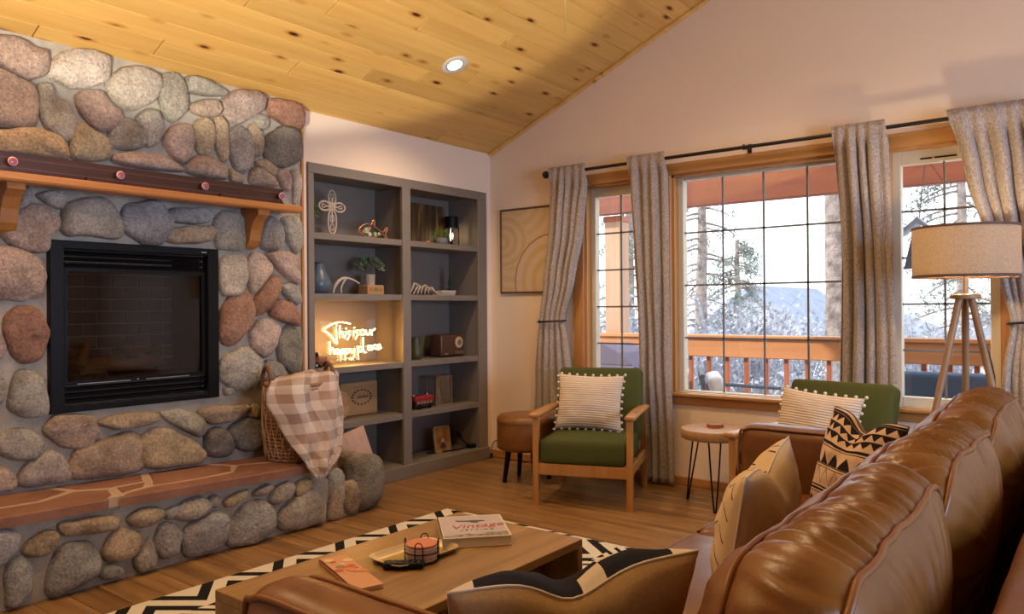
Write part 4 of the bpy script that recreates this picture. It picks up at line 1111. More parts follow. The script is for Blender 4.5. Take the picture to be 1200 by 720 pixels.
p2 = pom_pillow(.43, .34, 'cream ribbed pompom cushion on the armchair behind the sofa'); on_chair(c2_, p2, -.035, -.015, .425, -17, 4)

# round ottoman
t = thing('round_ottoman', 'round tan leather ottoman on black legs', 'ottoman', (.745, -.52, 0))
tanl = Mat('ottoman_leather', (.20, .08, .02), .42); f = tanl.noise(tanl.coord('Object'), 9, 5); tanl.base(tanl.ramp(f, [(.3, (.16, .062, .013)), (.7, (.23, .095, .024))])); tanl.bump(tanl.noise(tanl.coord('Object'), 120, 4), .15, .003)
MB().lathe([(.12, .225), (.19, .225), (.203, .235), (.206, .26), (.206, .40), (.205, .415)], 40).build('body', tanl.m, t, smooth=True, sharp=50)
MB().lathe([(.208, .412), (.2085, .42), (.203, .442), (.185, .458), (.12, .468), (.02, .47)], 40).build('seat_pad', tanl.m, t, smooth=True, sharp=60)
for k in range(4):
    a = R_(45+90*k+12); MB().tube([(.13*math.cos(a), .13*math.sin(a), .23), (.165*math.cos(a), .165*math.sin(a), 0)], [.020, .014], 12).build('leg', M['black'], t, smooth=True, sharp=40)

# wood slice side table with hairpin legs, coaster on it
t = thing('side_table', 'wood slice side table with black hairpin legs', 'side table', (2.055, -.363, 0))
tw = wood('slice_top', (.50, .30, .145), (.40, .21, .09), axis=2, scale=1.5, rough=.45, tone=.03)
vv = []; prof = [(.195, .405), (.203, .412), (.205, .455), (.201, .462), (.0, .463)]
mb = MB(); N = 48
for r, z in prof:
    for k in range(N):
        a = 2*math.pi*k/N; q = r*(1+.03*nz(math.cos(a)*1.5, math.sin(a)*1.5, 3)); vv.append((q*math.cos(a), q*math.sin(a), z))
fs = [(i*N+k, i*N+(k+1) % N, (i+1)*N+(k+1) % N, (i+1)*N+k) for i in range(len(prof)-1) for k in range(N)]+[tuple(range(N-1, -1, -1))]
mb.add(vv, fs).build('top', tw, t, smooth=True, sharp=50)
for a in (R_(172), R_(292), R_(52)):
    dx, dy = math.cos(a), math.sin(a); tx, ty = -dy, dx
    MB().tube(spline([(.13*dx+.035*tx, .13*dy+.035*ty, .41), (.17*dx+.02*tx, .17*dy+.02*ty, .18), (.196*dx+.006*tx, .196*dy+.006*ty, .012), (.20*dx, .20*dy, .0055), (.196*dx-.006*tx, .196*dy-.006*ty, .012), (.17*dx-.02*tx, .17*dy-.02*ty, .18), (.13*dx-.035*tx, .13*dy-.035*ty, .41)], 5), .0052, 8).build('hairpin_leg', M['black'], t, smooth=True)
t = thing('round_coaster', 'small round wooden coaster stack on the wood slice table', 'coaster', (2.04, -.33, .463))
for i in range(2): MB().lathe([(.048, .0005+.011*i), (.05, .002+.011*i), (.05, .009+.011*i), (.048, .0105+.011*i)], 24).build('disc', plain('coaster_red', (.36, .13, .06), .5), t, smooth=True, sharp=40)

# ------------------------------------------------------------------ rug and coffee table
m = Mat('rug_weave', (.7, .66, .6), .95, spec=.1); u, v = m.uv()
p_ = .36; cw_ = .235
c_ = (u/cw_); cell = c_.fl(); cf = c_.fr(); par = (cell*.5).fr()*2.0
tv = ((v/p_+par*.5).fr()-.5).abs()*2.0
dd = (cf-tv).abs(); m_a = dd.gt(.20)*dd.lt(.52)
s1 = ((cf+tv*1.1)*2.4+10.0).fr()
a_ = m_a*(1.0-par)+s1.lt(.42)*par
tr_ = (tv*.7-cf+.05).abs().lt(.0)
edge_ = u.lt(.02).mx(v.lt(.02))
jag = m.noise(m.coord('Object'), 300, 2)
mask = a_
m.base(m.mix(mask, (.66, .61, .54), (.016, .015, .017))); m.bump(jag, .5, .004)
rug = MB(); rx0, rx1, ry0, ry1 = .832, 3.1, -4.5, -1.42
nx, ny = 12, 16; vv = []; uvs = []
for lay in (0, 1):
    for j in range(ny+1):
        for i in range(nx+1):
            x = rx0+(rx1-rx0)*i/nx; y = ry0+(ry1-ry0)*j/ny; vv.append((x-1.9, y+2.9, .0005 if lay == 0 else .009)); uvs.append((x-rx0, y-ry0))
W_ = nx+1; K = W_*(ny+1)
for lay in (0, 1):
    for j in range(ny):
        for i in range(nx):
            a = lay*K+j*W_+i; q = (a, a+1, a+W_+1, a+W_); rug.f.append(q if lay else tuple(reversed(q)))
bd = [i for i in range(nx)]+[j*W_+nx for j in range(ny)]+[ny*W_+i for i in range(nx, 0, -1)]+[j*W_ for j in range(ny, 0, -1)]
for k in range(len(bd)): a, b = bd[k], bd[(k+1) % len(bd)]; rug.f.append((a, b, K+b, K+a))
rug.v = vv; rug.uvs = uvs
tag(rug.build('area_rug', m.m, None, (1.9, -2.9, 0)), 'black and white chevron area rug under the coffee table', 'rug')

t = thing('coffee_table', 'low oak coffee table with an open box body', 'coffee table', (2.235, -3.06, .009))
cto = wood('coffee_oak', (.36, .215, .085), (.17, .09, .03), axis=1, scale=.8, rough=.36, tone=.02)
a, b, Z = .285, .51, .401
MB().box((-a, -b, Z-.028), (a, b, Z), .002).build('top', cto, t)
MB().box((-a, -b, .0), (a, -b+.028, Z-.028), .002).build('end_panel', cto, t); MB().box((-a, b-.028, .0), (a, b, Z-.028), .002).build('end_panel', cto, t)
MB().box((-a, -b+.028, .04), (a, b-.028, .065), .002).build('lower_shelf', cto, t)
MB().box((-.01, -b+.028, .065), (.01, b-.028, Z-.028), .002).build('middle_panel', cto, t)
TZ = .411
# tray with coasters and remote
tc = (PG(428, 658, TZ)+PG(543, 646, TZ)+PG(468, 672, TZ)+PG(500, 636, TZ))/4
t = thing('serving_tray', 'small gold rectangular tray on the coffee table', 'tray', (tc.x, tc.y, TZ), R_(-2))
gold = plain('brass', (.72, .58, .36), .32, .55); goldin = plain('brass_inside', (.40, .28, .07), .38, .5)
def rrect(w, h, r, z, n=5):
    o = []
    for cx, cy, a0 in ((w-r, h-r, 0), (-w+r, h-r, 90), (-w+r, -h+r, 180), (w-r, -h+r, 270)):
        for k in range(n+1): a = R_(a0+90*k/n); o.append((cx+r*math.cos(a), cy+r*math.sin(a), z))
    return o
hw, hh = .080, .132
L = [rrect(hw-.016, hh-.016, .025, 0), rrect(hw-.012, hh-.012, .028, .002), rrect(hw, hh, .035, .018), rrect(hw+.004, hh+.004, .038, .018), rrect(hw+.003, hh+.003, .038, .0155)]
n = len(L[0]); mb = MB(); mb.v = [p for l in L for p in l]
mb.f = [tuple(range(n))]+[(i*n+k, i*n+(k+1) % n, (i+1)*n+(k+1) % n, (i+1)*n+k) for i in range(len(L)-1) for k in range(n)]
mb.build('tray_body', gold, t, smooth=True, sharp=50)
q = rrect(hw-.018, hh-.018, .024, .0012); MB().add(q, [tuple(range(n))]).build('tray_floor', goldin, t)
cc = PG(497, 657, TZ+.003)
t = thing('coaster_holder', 'stack of round striped coasters in black wire holder', 'coasters', (cc.x-.01, cc.y, TZ+.002))
cA = plain('coaster_white', (.62, .55, .5), .6); cB = plain('coaster_coral', (.50, .17, .10), .6)
for i in range(6):
    q = MB().lathe([(.047, .004+.0085*i), (.049, .006+.0085*i), (.049, .0115+.0085*i), (.046, .0123+.0085*i)], 28).build('coaster', cA if i < 5 else cB, t, smooth=True, sharp=40)
    MB().lathe([(.0492, .0065+.0085*i), (.0495, .0075+.0085*i), (.0492, .0085+.0085*i)], 28, cap=False).build('stripe', cB, q)
MB().tube([(.053*math.cos(k*2*math.pi/32), .053*math.sin(k*2*math.pi/32), .003) for k in range(32)], .0018, 6, True).build('wire_ring', M['black'], t)
MB().tube([(.053*math.cos(k*2*math.pi/32), .053*math.sin(k*2*math.pi/32), .03) for k in range(32)], .0016, 6, True).build('wire_ring', M['black'], t)
for a in range(4):
    w = R_(35+90*a); e = .23
    pts = [(.053*math.cos(w-e), .053*math.sin(w-e), .003), (.053*math.cos(w-e), .053*math.sin(w-e), .052), (.053*math.cos(w-e*.5), .053*math.sin(w-e*.5), .066), (.053*math.cos(w+e*.5), .053*math.sin(w+e*.5), .066), (.053*math.cos(w+e), .053*math.sin(w+e), .052), (.053*math.cos(w+e), .053*math.sin(w+e), .003)]
    MB().tube(spline(pts, 3), .0017, 6).build('wire_loop', M['black'], t)
ra_, rb_ = PG(449, 661, TZ+.01), PG(497, 660, TZ+.01); rc = (ra_+rb_)/2; rl = (rb_-ra_).length
t = thing('remote_control', 'black remote control lying in the gold tray', 'remote', (rc.x+.012, rc.y-.012, TZ+.0035), math.atan2((rb_-ra_).y, (rb_-ra_).x))
MB().soft((rl*.5, .019, .009), .006, (6, 2, 2), None, (0, 0, .009)).build('body', M['black'], t, smooth=True)
bt_ = plain('button_grey', (.05, .05, .055), .6)
for i in range(6):
    for k in (-1, 0, 1): MB().box((-rl*.38+i*.018, k*.01-.003, .0178), (-rl*.38+i*.018+.007, k*.01+.003, .0192)).build('button', bt_, t)
# books on the table
def flat_book(name, label, cs, thick, top, parent_fn=None, pages=(.60, .53, .44)):
    P = [PG(*q, TZ+thick) for q in cs]; c = sum(P, Vector())/4; t = thing(name, label, 'book', (c.x, c.y, TZ), 0)
    ex = (P[1]-P[0]); ex.z = 0; ey = (P[0]-P[3]); ey.z = 0; w, h = ex.length, ey.length; t.rotation_euler = (0, 0, math.atan2(ex.y, ex.x))
    MB().box((-w/2+.004, -h/2+.003, .002), (w/2-.003, h/2-.003, thick-.002)).build('pages', plain(name+'_pages', pages, .8, bump=(200, .3)), t)
    MB().box((-w/2, -h/2, 0), (w/2, h/2, .002)).build('back_cover', top, t); MB().box((-w/2, -h/2, thick-.002), (w/2, h/2, thick)).build('front_cover', top, t)
    MB().box((-w/2, -h/2, 0), (-w/2+.003, h/2, thick)).build('spine', top, t)
    return t, w, h
bk, w, h = flat_book('hardback_book', 'hardback book with a red Vintage title on grey cover', [(510, 607), (584, 603), (600, 627), (523, 632)], .032, plain('cover_cream', (.58, .50, .42), .55))
mc = Mat('cover_sky', (.42, .36, .40), .5); uu, vv_ = mc.uv(); nn = V(mc.nt, mc.noise(mc.coord('Object'), 40, 4))
mc.base(mc.mix((vv_+nn*.22+(uu-.5)*-.10).lt(.24), mc.ramp(mc.noise(mc.coord('Object'), 18, 3), [(.3, (.46, .40, .44)), (.7, (.38, .33, .38))]), mc.ramp(mc.noise(mc.coord('Object'), 60, 4), [(.35, (.06, .055, .06)), (.7, (.40, .36, .36))])))
q = MB(); a, b = w/2-.007, h/2-.007; q.add([(-a, -b, .0322), (a, -b, .0322), (a, b, .0322), (-a, b, .0322)], [(0, 1, 2, 3)]); q.uvs = [(0, 0), (1, 0), (1, 1), (0, 1)]; q.build('cover_picture', mc.m, bk)
rdk = plain('title_red', (.36, .035, .04), .5); dkk = plain('title_dark', (.05, .045, .05), .5)
text_mesh('title', 'Vintage', .064, rdk, bk, Matrix.Translation((.012, -.002, .0326)) @ Matrix.Rotation(R_(7), 4, 'Z'), .0003, .35)
text_mesh('subtitle', 'LETTING', .021, dkk, bk, Matrix.Translation((.01, -.048, .0326)), .0003, 0, 'CENTER', 1.5)
MB().prism([(-.055, .075), (-.02, .066), (.0, .07), (.045, .064), (.05, .055), (.025, .05), (.022, .036), (.0, .04), (-.005, .052), (-.05, .058)], 2, .0322, .0327).build('printed_plane', dkk, bk)
mg, w, h = flat_book('cook_book', 'orange soft cover book half hidden by the sofa arm', [(360, 661), (392, 655), (455, 676), (437, 688)], .012, plain('cover_orange', (.50, .25, .14), .55))
pr = random.Random(9)
for i in range(16):
    x, y = pr.uniform(-w*.42, w*.42), pr.uniform(-h*.05, h*.42); r = pr.uniform(.008, .017); cc_ = pr.choice([(.45, .08, .03), (.55, .2, .06), (.16, .18, .07), (.6, .42, .25)])
    MB().lathe([(r, .0122+.0001*i), (r*.9, .0125+.0001*i)], 9, (x, y, 0)).build('printed_fruit', plain('print_%d' % i, cc_, .6), mg)

# ------------------------------------------------------------------ leather sofa
def leather():
    m = Mat('tan_leather', (.33, .135, .032), .36, spec=.5); co = m.coord('Object')
    f = m.noise(co, 4.5, 6, .6); g = m.noise(co, 260, 3, .6)
    m.base(m.ramp(f, [(.28, (.10, .031, .003)), (.5, (.155, .054, .006)), (.75, (.225, .088, .014))]))
    r = m.ramp(m.noise(co, 12, 5), [(.3, (.29, .29, .29)), (.7, (.41, .41, .41))]); m.L(r, m.b.inputs['Roughness'])
    h = V(m.nt, g)*.25+V(m.nt, m.noise(m.coord('Object', (1, 1, 1)), 22, 4, .6))*.55; m.bump(h, .22, .006); return m.m
M['leather'] = leather(); M['pipe'] = plain('leather_piping', (.19, .068, .014), .42, bump=(200, .1))
SX0, SX1 = 2.67, 3.99
YA, YB = -3.80, -1.55
so = thing('leather_sofa', 'tan leather three seat sofa with piped back cushions', 'sofa', (3.3, -2.675, 0))
OX, OY = 3.3, -2.675
def sbox(nm, a, b, r, n, fn=None, mat=None):
    h = [(b[i]-a[i])/2 for i in range(3)]; c = [(b[0]+a[0])/2-OX, (b[1]+a[1])/2-OY, (b[2]+a[2])/2]
    return MB().soft(h, r, n, fn, (0, 0, 0)).build(nm, mat or M['leather'], so, c, smooth=True)
sbox('base_frame', (SX0+.12, YA-.10, .11), (SX1-.02, YB+.10, .27), .02, (4, 8, 2))
# back frame, softly padded
def padf(p): return (p.x, p.y, p.z+.006*nz(p.y*5, p.x*8)+.004*nz(p.y*13, p.x*9, 2))
sbox('back_frame', (3.795, YA-.14, .13), (SX1, YB+.14, .765), .05, (4, 24, 6), padf)
def arm(y0, y1, inner):
    h = ((SX1-.06-SX0)/2, (y1-y0)/2, .285); c = ((SX0+SX1-.06)/2-OX, (y0+y1)/2-OY, .395)
    def f(p):
        k = 1 if p.z > 0 else 0
        return (p.x+.004*nz(p.z*9, p.y*9, y0), p.y*(1+.05*k)+.004*nz(p.x*8, p.z*8, y0), p.z+(.010*(1-(p.y/h[1])**2) if p.z > .2 else 0)+.003*nz(p.x*11, p.y*9, 4))
    a = MB().soft(h, .045, (18, 4, 8), f).build('armrest', M['leather'], so, c, smooth=True)
    # piping round the front panel and along both top edges
    for s in (-1, 1):
        yy = s*(h[1]-.010)
        pts = [(-h[0]+.004, yy, -h[2]+.02), (-h[0]+.000, yy, 0), (-h[0]+.004, yy, h[2]-.045), (-h[0]+.028, yy, h[2]-.012), (-h[0]+.08, yy, h[2]-.002)]+[(-h[0]+.2+k*.2, yy, h[2]-.002+.003*nz(k, s)) for k in range(5)]+[(h[0]-.03, yy, h[2]-.004)]
        MB().tube(spline(pts, 4), .0062, 8).build('piping', M['pipe'], a, smooth=True)
    return a
arm(YA-.145, YA, 1); arm(YB, YB+.145, -1)
for i in range(3):
    a = YA+.75*i+.006; b = a+.738
    def sf(p): return (p.x, p.y, p.z+(.03*(1-(p.x/.37)**2)*(1-(p.y/.37)**2) if p.z > 0 else 0)+.006*nz(p.x*9, p.y*9, i))
    s = sbox('seat_cushion', (2.80, a, .27), (3.54, b, .435), .05, (8, 8, 3), sf)
    MB().tube([(-.365, y, .062) for y in [k*.06-.33 for k in range(12)]], .006, 6).build('piping', M['pipe'], s, smooth=True)
for x in (SX0+.2, SX1-.12):
    for y in (YA-.03, YB+.03): MB().tube([(x-OX, y-OY, .12), (x-OX, y-OY, .0095)], [.026, .018], 12).build('leg', plain('sofa_leg', (.05, .028, .016), .5), so, smooth=True, sharp=40)

def back_cushion(yc, seed, zt, L=.745):
    """boxed cushion: panel in front, wrinkled gusset, panel behind, piping on both seams"""
    H, w, rad = .43, .145, .10; N = 420
    loop = []
    segs = [(L/2-rad, H-rad, 0), (-L/2+rad, H-rad, 90), (-L/2+rad, rad, 180), (L/2-rad, rad, 270)]
    raw = []
    for k, (cy, cz, a0) in enumerate(segs):
        for j in range(13): a = R_(a0+90*j/12); raw.append((cy+rad*math.cos(a), cz+rad*math.sin(a)))
    # even resample
    ds = [0]
    for i in range(len(raw)): q, r = raw[i], raw[(i+1) % len(raw)]; ds.append(ds[-1]+math.hypot(r[0]-q[0], r[1]-q[1]))
    T = ds[-1]; i = 0
    for k in range(N):
        s = T*k/N
        while ds[i+1] < s: i += 1
        q, r = raw[i], raw[(i+1) % len(raw)]; f = (s-ds[i])/max(1e-9, ds[i+1]-ds[i]); loop.append((q[0]+(r[0]-q[0])*f, q[1]+(r[1]-q[1])*f))
    cz0 = H/2
    def nrm(k):
        a, b = loop[(k+1) % N], loop[k-1]; d = (a[0]-b[0], a[1]-b[1]); l = math.hypot(*d); return (d[1]/l, -d[0]/l)
    def wave(k, s): return .010*nz(loop[k][0]*5, loop[k][1]*5, s)+.006*nz(loop[k][0]*14, loop[k][1]*14, s+2)
    seamF = []; seamB = []
    for k in range(N):
        y, z = loop[k]; ny, nz_ = nrm(k)
        top = max(0, nz_)
        fx = -w/2+wave(k, seed)*.7+.006*nz(y*9, z*9, seed+9); bx = w/2+wave(k, seed+20)
        dq = .014*nz(y*6, z*6, seed+4)+.012*top
        seamF.append((fx, y+ny*dq, z+nz_*dq)); seamB.append((bx, y+ny*(dq+.006), z+nz_*(dq+.006)))
    vv = []; rows = []
    def row(f):
        rows.append(len(vv))
        for k in range(N): vv.append(f(k))
    # front panel rings (centre out), then gusset, then back panel
    for r in (.02, .2, .4, .58, .74, .86, .94, .985):
        def ff(k, r=r):
            x, y, z = seamF[k]; yy, zz = y*r, cz0+(z-cz0)*r; b = .095*(1-r**4.0)
            return (x*(r**2)-(w/2)*(1-r**2)-b-(.010*r*r*(1-r)*4)*abs(nz(k*.16, seed, r*2))-.004*nz(yy*12, zz*12, seed), yy, zz)
        row(ff)
    row(lambda k: seamF[k])
    G_ = 12
    for g in range(1, G_):
        t_ = g/G_
        def fg(k, t_=t_):
            a, b = seamF[k], seamB[k]; ny, nz_ = nrm(k); y, z = loop[k]; sk = k*.126+1.2*math.sin(t_*2.2+seed)
            bul = .036*math.sin(math.pi*t_)**.7
            env = math.sin(math.pi*t_)**.5
            wr = env*(.006*nz(sk*.9, t_*1.2, seed+7)+.011*nz(sk*2.2, t_*1.1, seed+8)-.014*abs(nz(sk*1.7, t_*.8, seed+3))+.008*nz(sk*4.0, t_*1.2, seed))
            return (a[0]+(b[0]-a[0])*t_, a[1]+(b[1]-a[1])*t_+ny*(bul+wr), a[2]+(b[2]-a[2])*t_+nz_*(bul+wr))
        row(fg)
    row(lambda k: seamB[k])
    for r in (.985, .94, .86, .74, .58, .4, .2, .02):
        def fb_(k, r=r):
            x, y, z = seamB[k]; yy, zz = y*r, cz0+(z-cz0)*r; b = .060*(1-r**3.0)
            return (x*(r**2)+(w/2)*(1-r**2)+b+.004*nz(yy*12, zz*12, seed+1)+(.008*r*r*(1-r)*4)*nz(k*.13, seed, 3), yy, zz)
        row(fb_)
    fs = []
    for i in range(len(rows)-1):
        for k in range(N): fs.append((rows[i]+k, rows[i]+(k+1) % N, rows[i+1]+(k+1) % N, rows[i+1]+k))
    fs.append(tuple(rows[0]+k for k in range(N-1, -1, -1))); fs.append(tuple(rows[-1]+k for k in range(N)))
    o = MB().add(vv, fs).build('back_cushion', M['leather'], so, (3.575-OX, yc-OY, zt-H-.012), smooth=True)
    o.rotation_euler = (0, R_(5), 0)
    for sm in (seamF, seamB):
        MB().tube([(p[0], p[1]+nrm(k)[0]*.004, p[2]+nrm(k)[1]*.004) for k, p in enumerate(sm) if k % 2 == 0], .006, 8, True).build('piping', M['pipe'], o, smooth=True)
    return o
back_cushion(YA+.375, 3.3, .85); back_cushion(YA+1.125, 17.1, .862); back_cushion(YA+1.875, 29.7, .876)

# ------------------------------------------------------------------ cushions on the sofa
def cush(name, label, w, h, th, front, back, dent, seed, loc, rz, tilt, roll=0, pinch=.05, power=.5, pipe=None, n=44):
    t = thing(name, label, 'cushion', loc); mb, rim = pillow(w, h, th, n, dent, pinch, seed, power, .010)
    mb.build('cover', [front, back], t, smooth=True)
    if pipe: MB().tube(rim[::2], .0028, 6, True).build('seam', pipe, t, smooth=True)
    t.rotation_euler = (R_(tilt), R_(roll), R_(rz)); return t
tanc = fabric('tan_linen', (.44, .29, .14), 160, .10, .2); creamc = fabric('cream_linen', (.56, .43, .29), 160, .08, .2)
# geometric black and cream
m = Mat('geometric_weave', (.6, .45, .35), .92, spec=.1); u, v = m.uv()
def tribe(v0, hgt, n, ph=0.0, up=True):
    tw = ((u*n+ph).fr()-.5).abs()*2.0; hh_ = (v-v0)/hgt
    return (hh_.lt(1.0-tw) if up else hh_.gt(tw))*hh_.gt(0.0)*hh_.lt(1.0)
k = v.band(.965, .985)
for v0 in (.885, .80, .715): k = k.mx(tribe(v0, .065, 9.0, v0*3, False)).mx(v.band(v0+.062, v0+.078))
k = k.mx(v.band(.655, .685)).mx(v.band(.632, .642)).mx(tribe(.46, .13, 6.0)).mx(v.band(.448, .458)).mx(v.band(.425, .433))
tw6 = ((u*6.0).fr()-.5).abs()*2.0; k = k.mx(((v-.27-tw6*.15).abs().lt(.007))*v.band(.27, .425))
k = k.mx(v.band(.235, .25)).mx(v.band(.20, .222)).mx(v.band(.175, .183)).mx(tribe(.03, .12, 6.0))
m.base(m.mix(k, (.64, .46, .34), (.022, .018, .024))); m.bump(m.noise(m.coord('Object'), 180, 3), .2, .003); geo = m.m
# navy with stepped cream blocks
m = Mat('navy_steps', (.02, .02, .04), .9, spec=.15); u, v = m.uv()
qu, qv = (u*11.0).fl(), (v*11.0).fl(); st = (qu+qv-16.0).abs().lt(.6); st2 = (qu-qv+9.0).abs().lt(.6)*v.lt(.8); cor = (u.lt(.10)*v.gt(.80)).mx(u.gt(.90)*v.gt(.72)).mx(v.lt(.3)*((qu+qv)/4.0).fr().lt(.3))
m.base(m.mix(st.mx(st2).mx(cor), (.014, .014, .026), (.60, .52, .44))); m.bump(m.noise(m.coord('Object'), 160, 3), .25, .003); navy = m.m
# cream with hand drawn black strokes
m = Mat('cream_strokes', (.62, .45, .27), .92, spec=.1); u, v = m.uv()
a_ = (u*4.0).fr(); row_ = ((v*7.0+((a_-.5).abs()*1.6)).fr()-.5).abs().lt(.045)*((a_-.5).abs().gt(.06))*((a_-.5).abs().lt(.40))
m.base(m.mix(row_, (.60, .45, .30), (.03, .025, .03))); m.bump(m.noise(m.coord('Object'), 160, 3), .2, .003); stk = m.m
seamc = plain('seam_cream', (.62, .54, .45), .8)
P0, P1 = PG(548, 697, .73), PG(830, 640, .78)
d_ = P1-P0; rz_ = math.atan2(d_.y, d_.x); mid = (P0+P1)/2; yl = Vector((-math.sin(rz_), math.cos(rz_), 0))
def seat_at(top, h, rz, tilt):
    """base point of a cushion whose top edge midpoint is given"""
    r = R_(rz); y = Vector((-math.sin(r), math.cos(r), 0)); return top + y*h*math.sin(R_(tilt)) - Vector((0, 0, h*math.cos(R_(tilt))))
rzd = math.degrees(rz_)
cush('stepped_cushion', 'navy cushion with cream stepped blocks and tan back in sofa corner', .44, .37, .18, tanc, navy, .075, 2, seat_at(mid, .37, rzd, 36), rzd, 36, -5, power=.42, pipe=seamc, pinch=.03)
cush('stroke_cushion', 'cream cushion with thin black brush strokes against the sofa back', .54, .40, .18, stk, creamc, .05, 5, seat_at(Vector((3.22, -2.70, .80)), .40, -82, -10), -82, -10, 2, pipe=seamc, pinch=.03, power=.45)
cush('geometric_cushion', 'black and cream geometric triangle cushion by the far sofa arm', .37, .40, .16, geo, tanc, .06, 8, seat_at(Vector((3.225, -1.73, .795)), .40, -36, -15), -36, -15, 4, pipe=plain('seam_black', (.05, .04, .04), .8), pinch=.03, n=60)

# ------------------------------------------------------------------ tripod floor lamp
LPX, LPY = 3.388, -.50
t = thing('floor_lamp', 'wooden tripod floor lamp with beige linen drum shade', 'floor lamp', (LPX, LPY, 0))
lw = wood('lamp_wood', (.40, .235, .11), (.28, .15, .065), axis=2, scale=1.0, rough=.45, tone=.02)
m = Mat('shade_linen', (.62, .50, .36), .9); f = m.noise(m.coord('Object', (1, 1, 1)), 130, 3, .8); cc = m.ramp(f, [(.35, (.66, .54, .40)), (.65, (.86, .75, .61))]); m.base(cc)
tr = m.node('ShaderNodeBsdfTranslucent'); m.L(cc, tr.inputs[0]); ms = m.node('ShaderNodeMixShader'); ms.inputs[0].default_value = .65
out = [n_ for n_ in m.nt.nodes if n_.type == 'OUTPUT_MATERIAL'][0]; m.L(m.b.outputs[0], ms.inputs[1]); m.L(tr.outputs[0], ms.inputs[2]); m.L(ms.outputs[0], out.inputs[0])
SR = .228; zb_, zt_ = 1.33, 1.572
MB().lathe([(SR, zb_), (SR, zt_), (SR-.003, zt_), (SR-.003, zb_), (SR, zb_)], 64, cap=False).build('shade', m.m, t, smooth=True, sharp=40)
br = plain('shade_trim', (.14, .07, .04), .7)
for z in (zb_-.002, zt_-.010): MB().lathe([(SR+.001, z), (SR+.002, z+.012), (SR-.004, z+.012), (SR-.004, z), (SR+.001, z)], 64, cap=False).build('shade_trim', br, t, smooth=True, sharp=40)
MB().lathe([(.062, 1.225), (.066, 1.229), (.066, 1.245), (.06, 1.25)], 28).build('hub', lw, t, smooth=True, sharp=40)
MB().tube([(0, 0, 1.25), (0, 0, 1.40)], .011, 12).build('stem', lw, t, smooth=True, sharp=40)
MB().lathe([(.016, 1.38), (.018, 1.40), (.018, 1.43)], 14).build('socket', M['rod'], t)
MB().lathe([(.012, 1.43), (.024, 1.455), (.031, 1.485), (.024, 1.51), (.004, 1.518)], 16).build('bulb', emit('bulb_glow', (1, .76, .48), 9), t, smooth=True)
for k in range(3):
    w = R_(90+120*k); MB().tube([(SR*math.cos(w), SR*math.sin(w), 1.565), (.02*math.cos(w), .02*math.sin(w), 1.425)], .002, 5).build('spider_wire', M['rod'], t)
for a in (218, 338, 98):
    w = R_(a); MB().tube([(.028*math.cos(w), .028*math.sin(w), 1.235), (.30*math.cos(w), .30*math.sin(w), 0.004)], [.017, .014], 12).build('leg', lw, t, smooth=True, sharp=40)
MB().tube(spline([(.01, 0, 1.24), (.07, .02, 1.05), (.12, -.02, .85), (.11, .03, .70), (.17, .06, .45), (.22, .1, .02), (.3, .2, .006)], 6), .003, 6).build('cord', M['black'], t, smooth=True)
light('floor_lamp_bulb', 'POINT', (LPX, LPY, 1.475), 66, (1.0, .74, .45), shadow_soft_size=.035)

# ------------------------------------------------------------------ basket with throw on the hearth
BXc, BYc = .275, -2.06; BZ = .352
t = thing('wicker_basket', 'round wicker basket with arched handles on the hearth', 'basket', (BXc, BYc, BZ))
wk = plain('wicker', (.30, .165, .09), .75, bump=(90, .5), var=(30, .3)); wkl = plain('pale_reed', (.52, .37, .26), .7)
def br_(z): return .172+.020*math.sin(min(1, z/.42)*2.6)
MB().lathe([(.12, 0)]+[(br_(z), z) for z in [k*.03 for k in range(15)]]+[(br_(.42)-.012, .42), (.12, .02)], 40, cap=False).build('lining', wk, t, smooth=True, sharp=60)
rg = MB()
for k in range(20):
    z = .012+k*.0205; r = br_(z)+.003
    rg.tube([(r*math.cos(a), r*math.sin(a), z+.002*math.sin(a*20+k*3.14)) for a in [j*2*math.pi/60 for j in range(60)]], .0075, 6, True)
tag(rg.build('woven_coils', wk, t, smooth=True), kind='stuff')
cr = MB()
for k in range(26):
    for s in (-1, 1):
        a0 = 2*math.pi*k/26; cr.tube([((br_(z)+.011)*math.cos(a0+s*z*1.1), (br_(z)+.011)*math.sin(a0+s*z*1.1), z) for z in [.0+j*.052 for j in range(9)]], .0026, 5)
tag(cr.build('crossed_reeds', wkl, t, smooth=True), kind='stuff')
MB().tube([((br_(.42))*math.cos(a), (br_(.42))*math.sin(a), .425) for a in [j*2*math.pi/48 for j in range(48)]], .012, 8, True).build('rim', wk, t, smooth=True)
for a in (255, 75):
    w = R_(a); dx, dy = math.cos(w), math.sin(w)
    MB().tube(spline([(.185*dx-.07*-dy, .185*dy-.07*dx, .40), (.185*dx-.06*-dy, .185*dy-.06*dx, .48), (.185*dx, .185*dy, .525), (.185*dx+.06*-dy, .185*dy+.06*dx, .48), (.185*dx+.07*-dy, .185*dy+.07*dx, .40)], 6), .012, 8).build('handle', plain('dark_wicker', (.16, .08, .04), .7, bump=(80, .5)), t, smooth=True)

m = Mat('plaid_fleece', (.6, .48, .40), .95, spec=.05); u, v = m.uv()
wob = V(m.nt, m.noise(m.coord('UV'), 6, 3))*.05
a_ = ((u*7.0+wob).fr()-.5).abs().lt(.25); b_ = ((v*8.5+wob).fr()-.5).abs().lt(.25)
c = m.mix((a_+b_)*.5, (.36, .23, .16), (.80, .71, .65)); c = m.mix(m.ramp(m.noise(m.coord('UV'), 3.2, 3), [(.4, (0, 0, 0)), (.62, (.75, .75, .75))]), c, m.mix(b_, (.48, .31, .24), (.68, .49, .41)))
m.base(c); m.bump(m.noise(m.coord('Object'), 140, 4, .8), .8, .012)
m.b.inputs['Sheen Weight'].default_value = .3
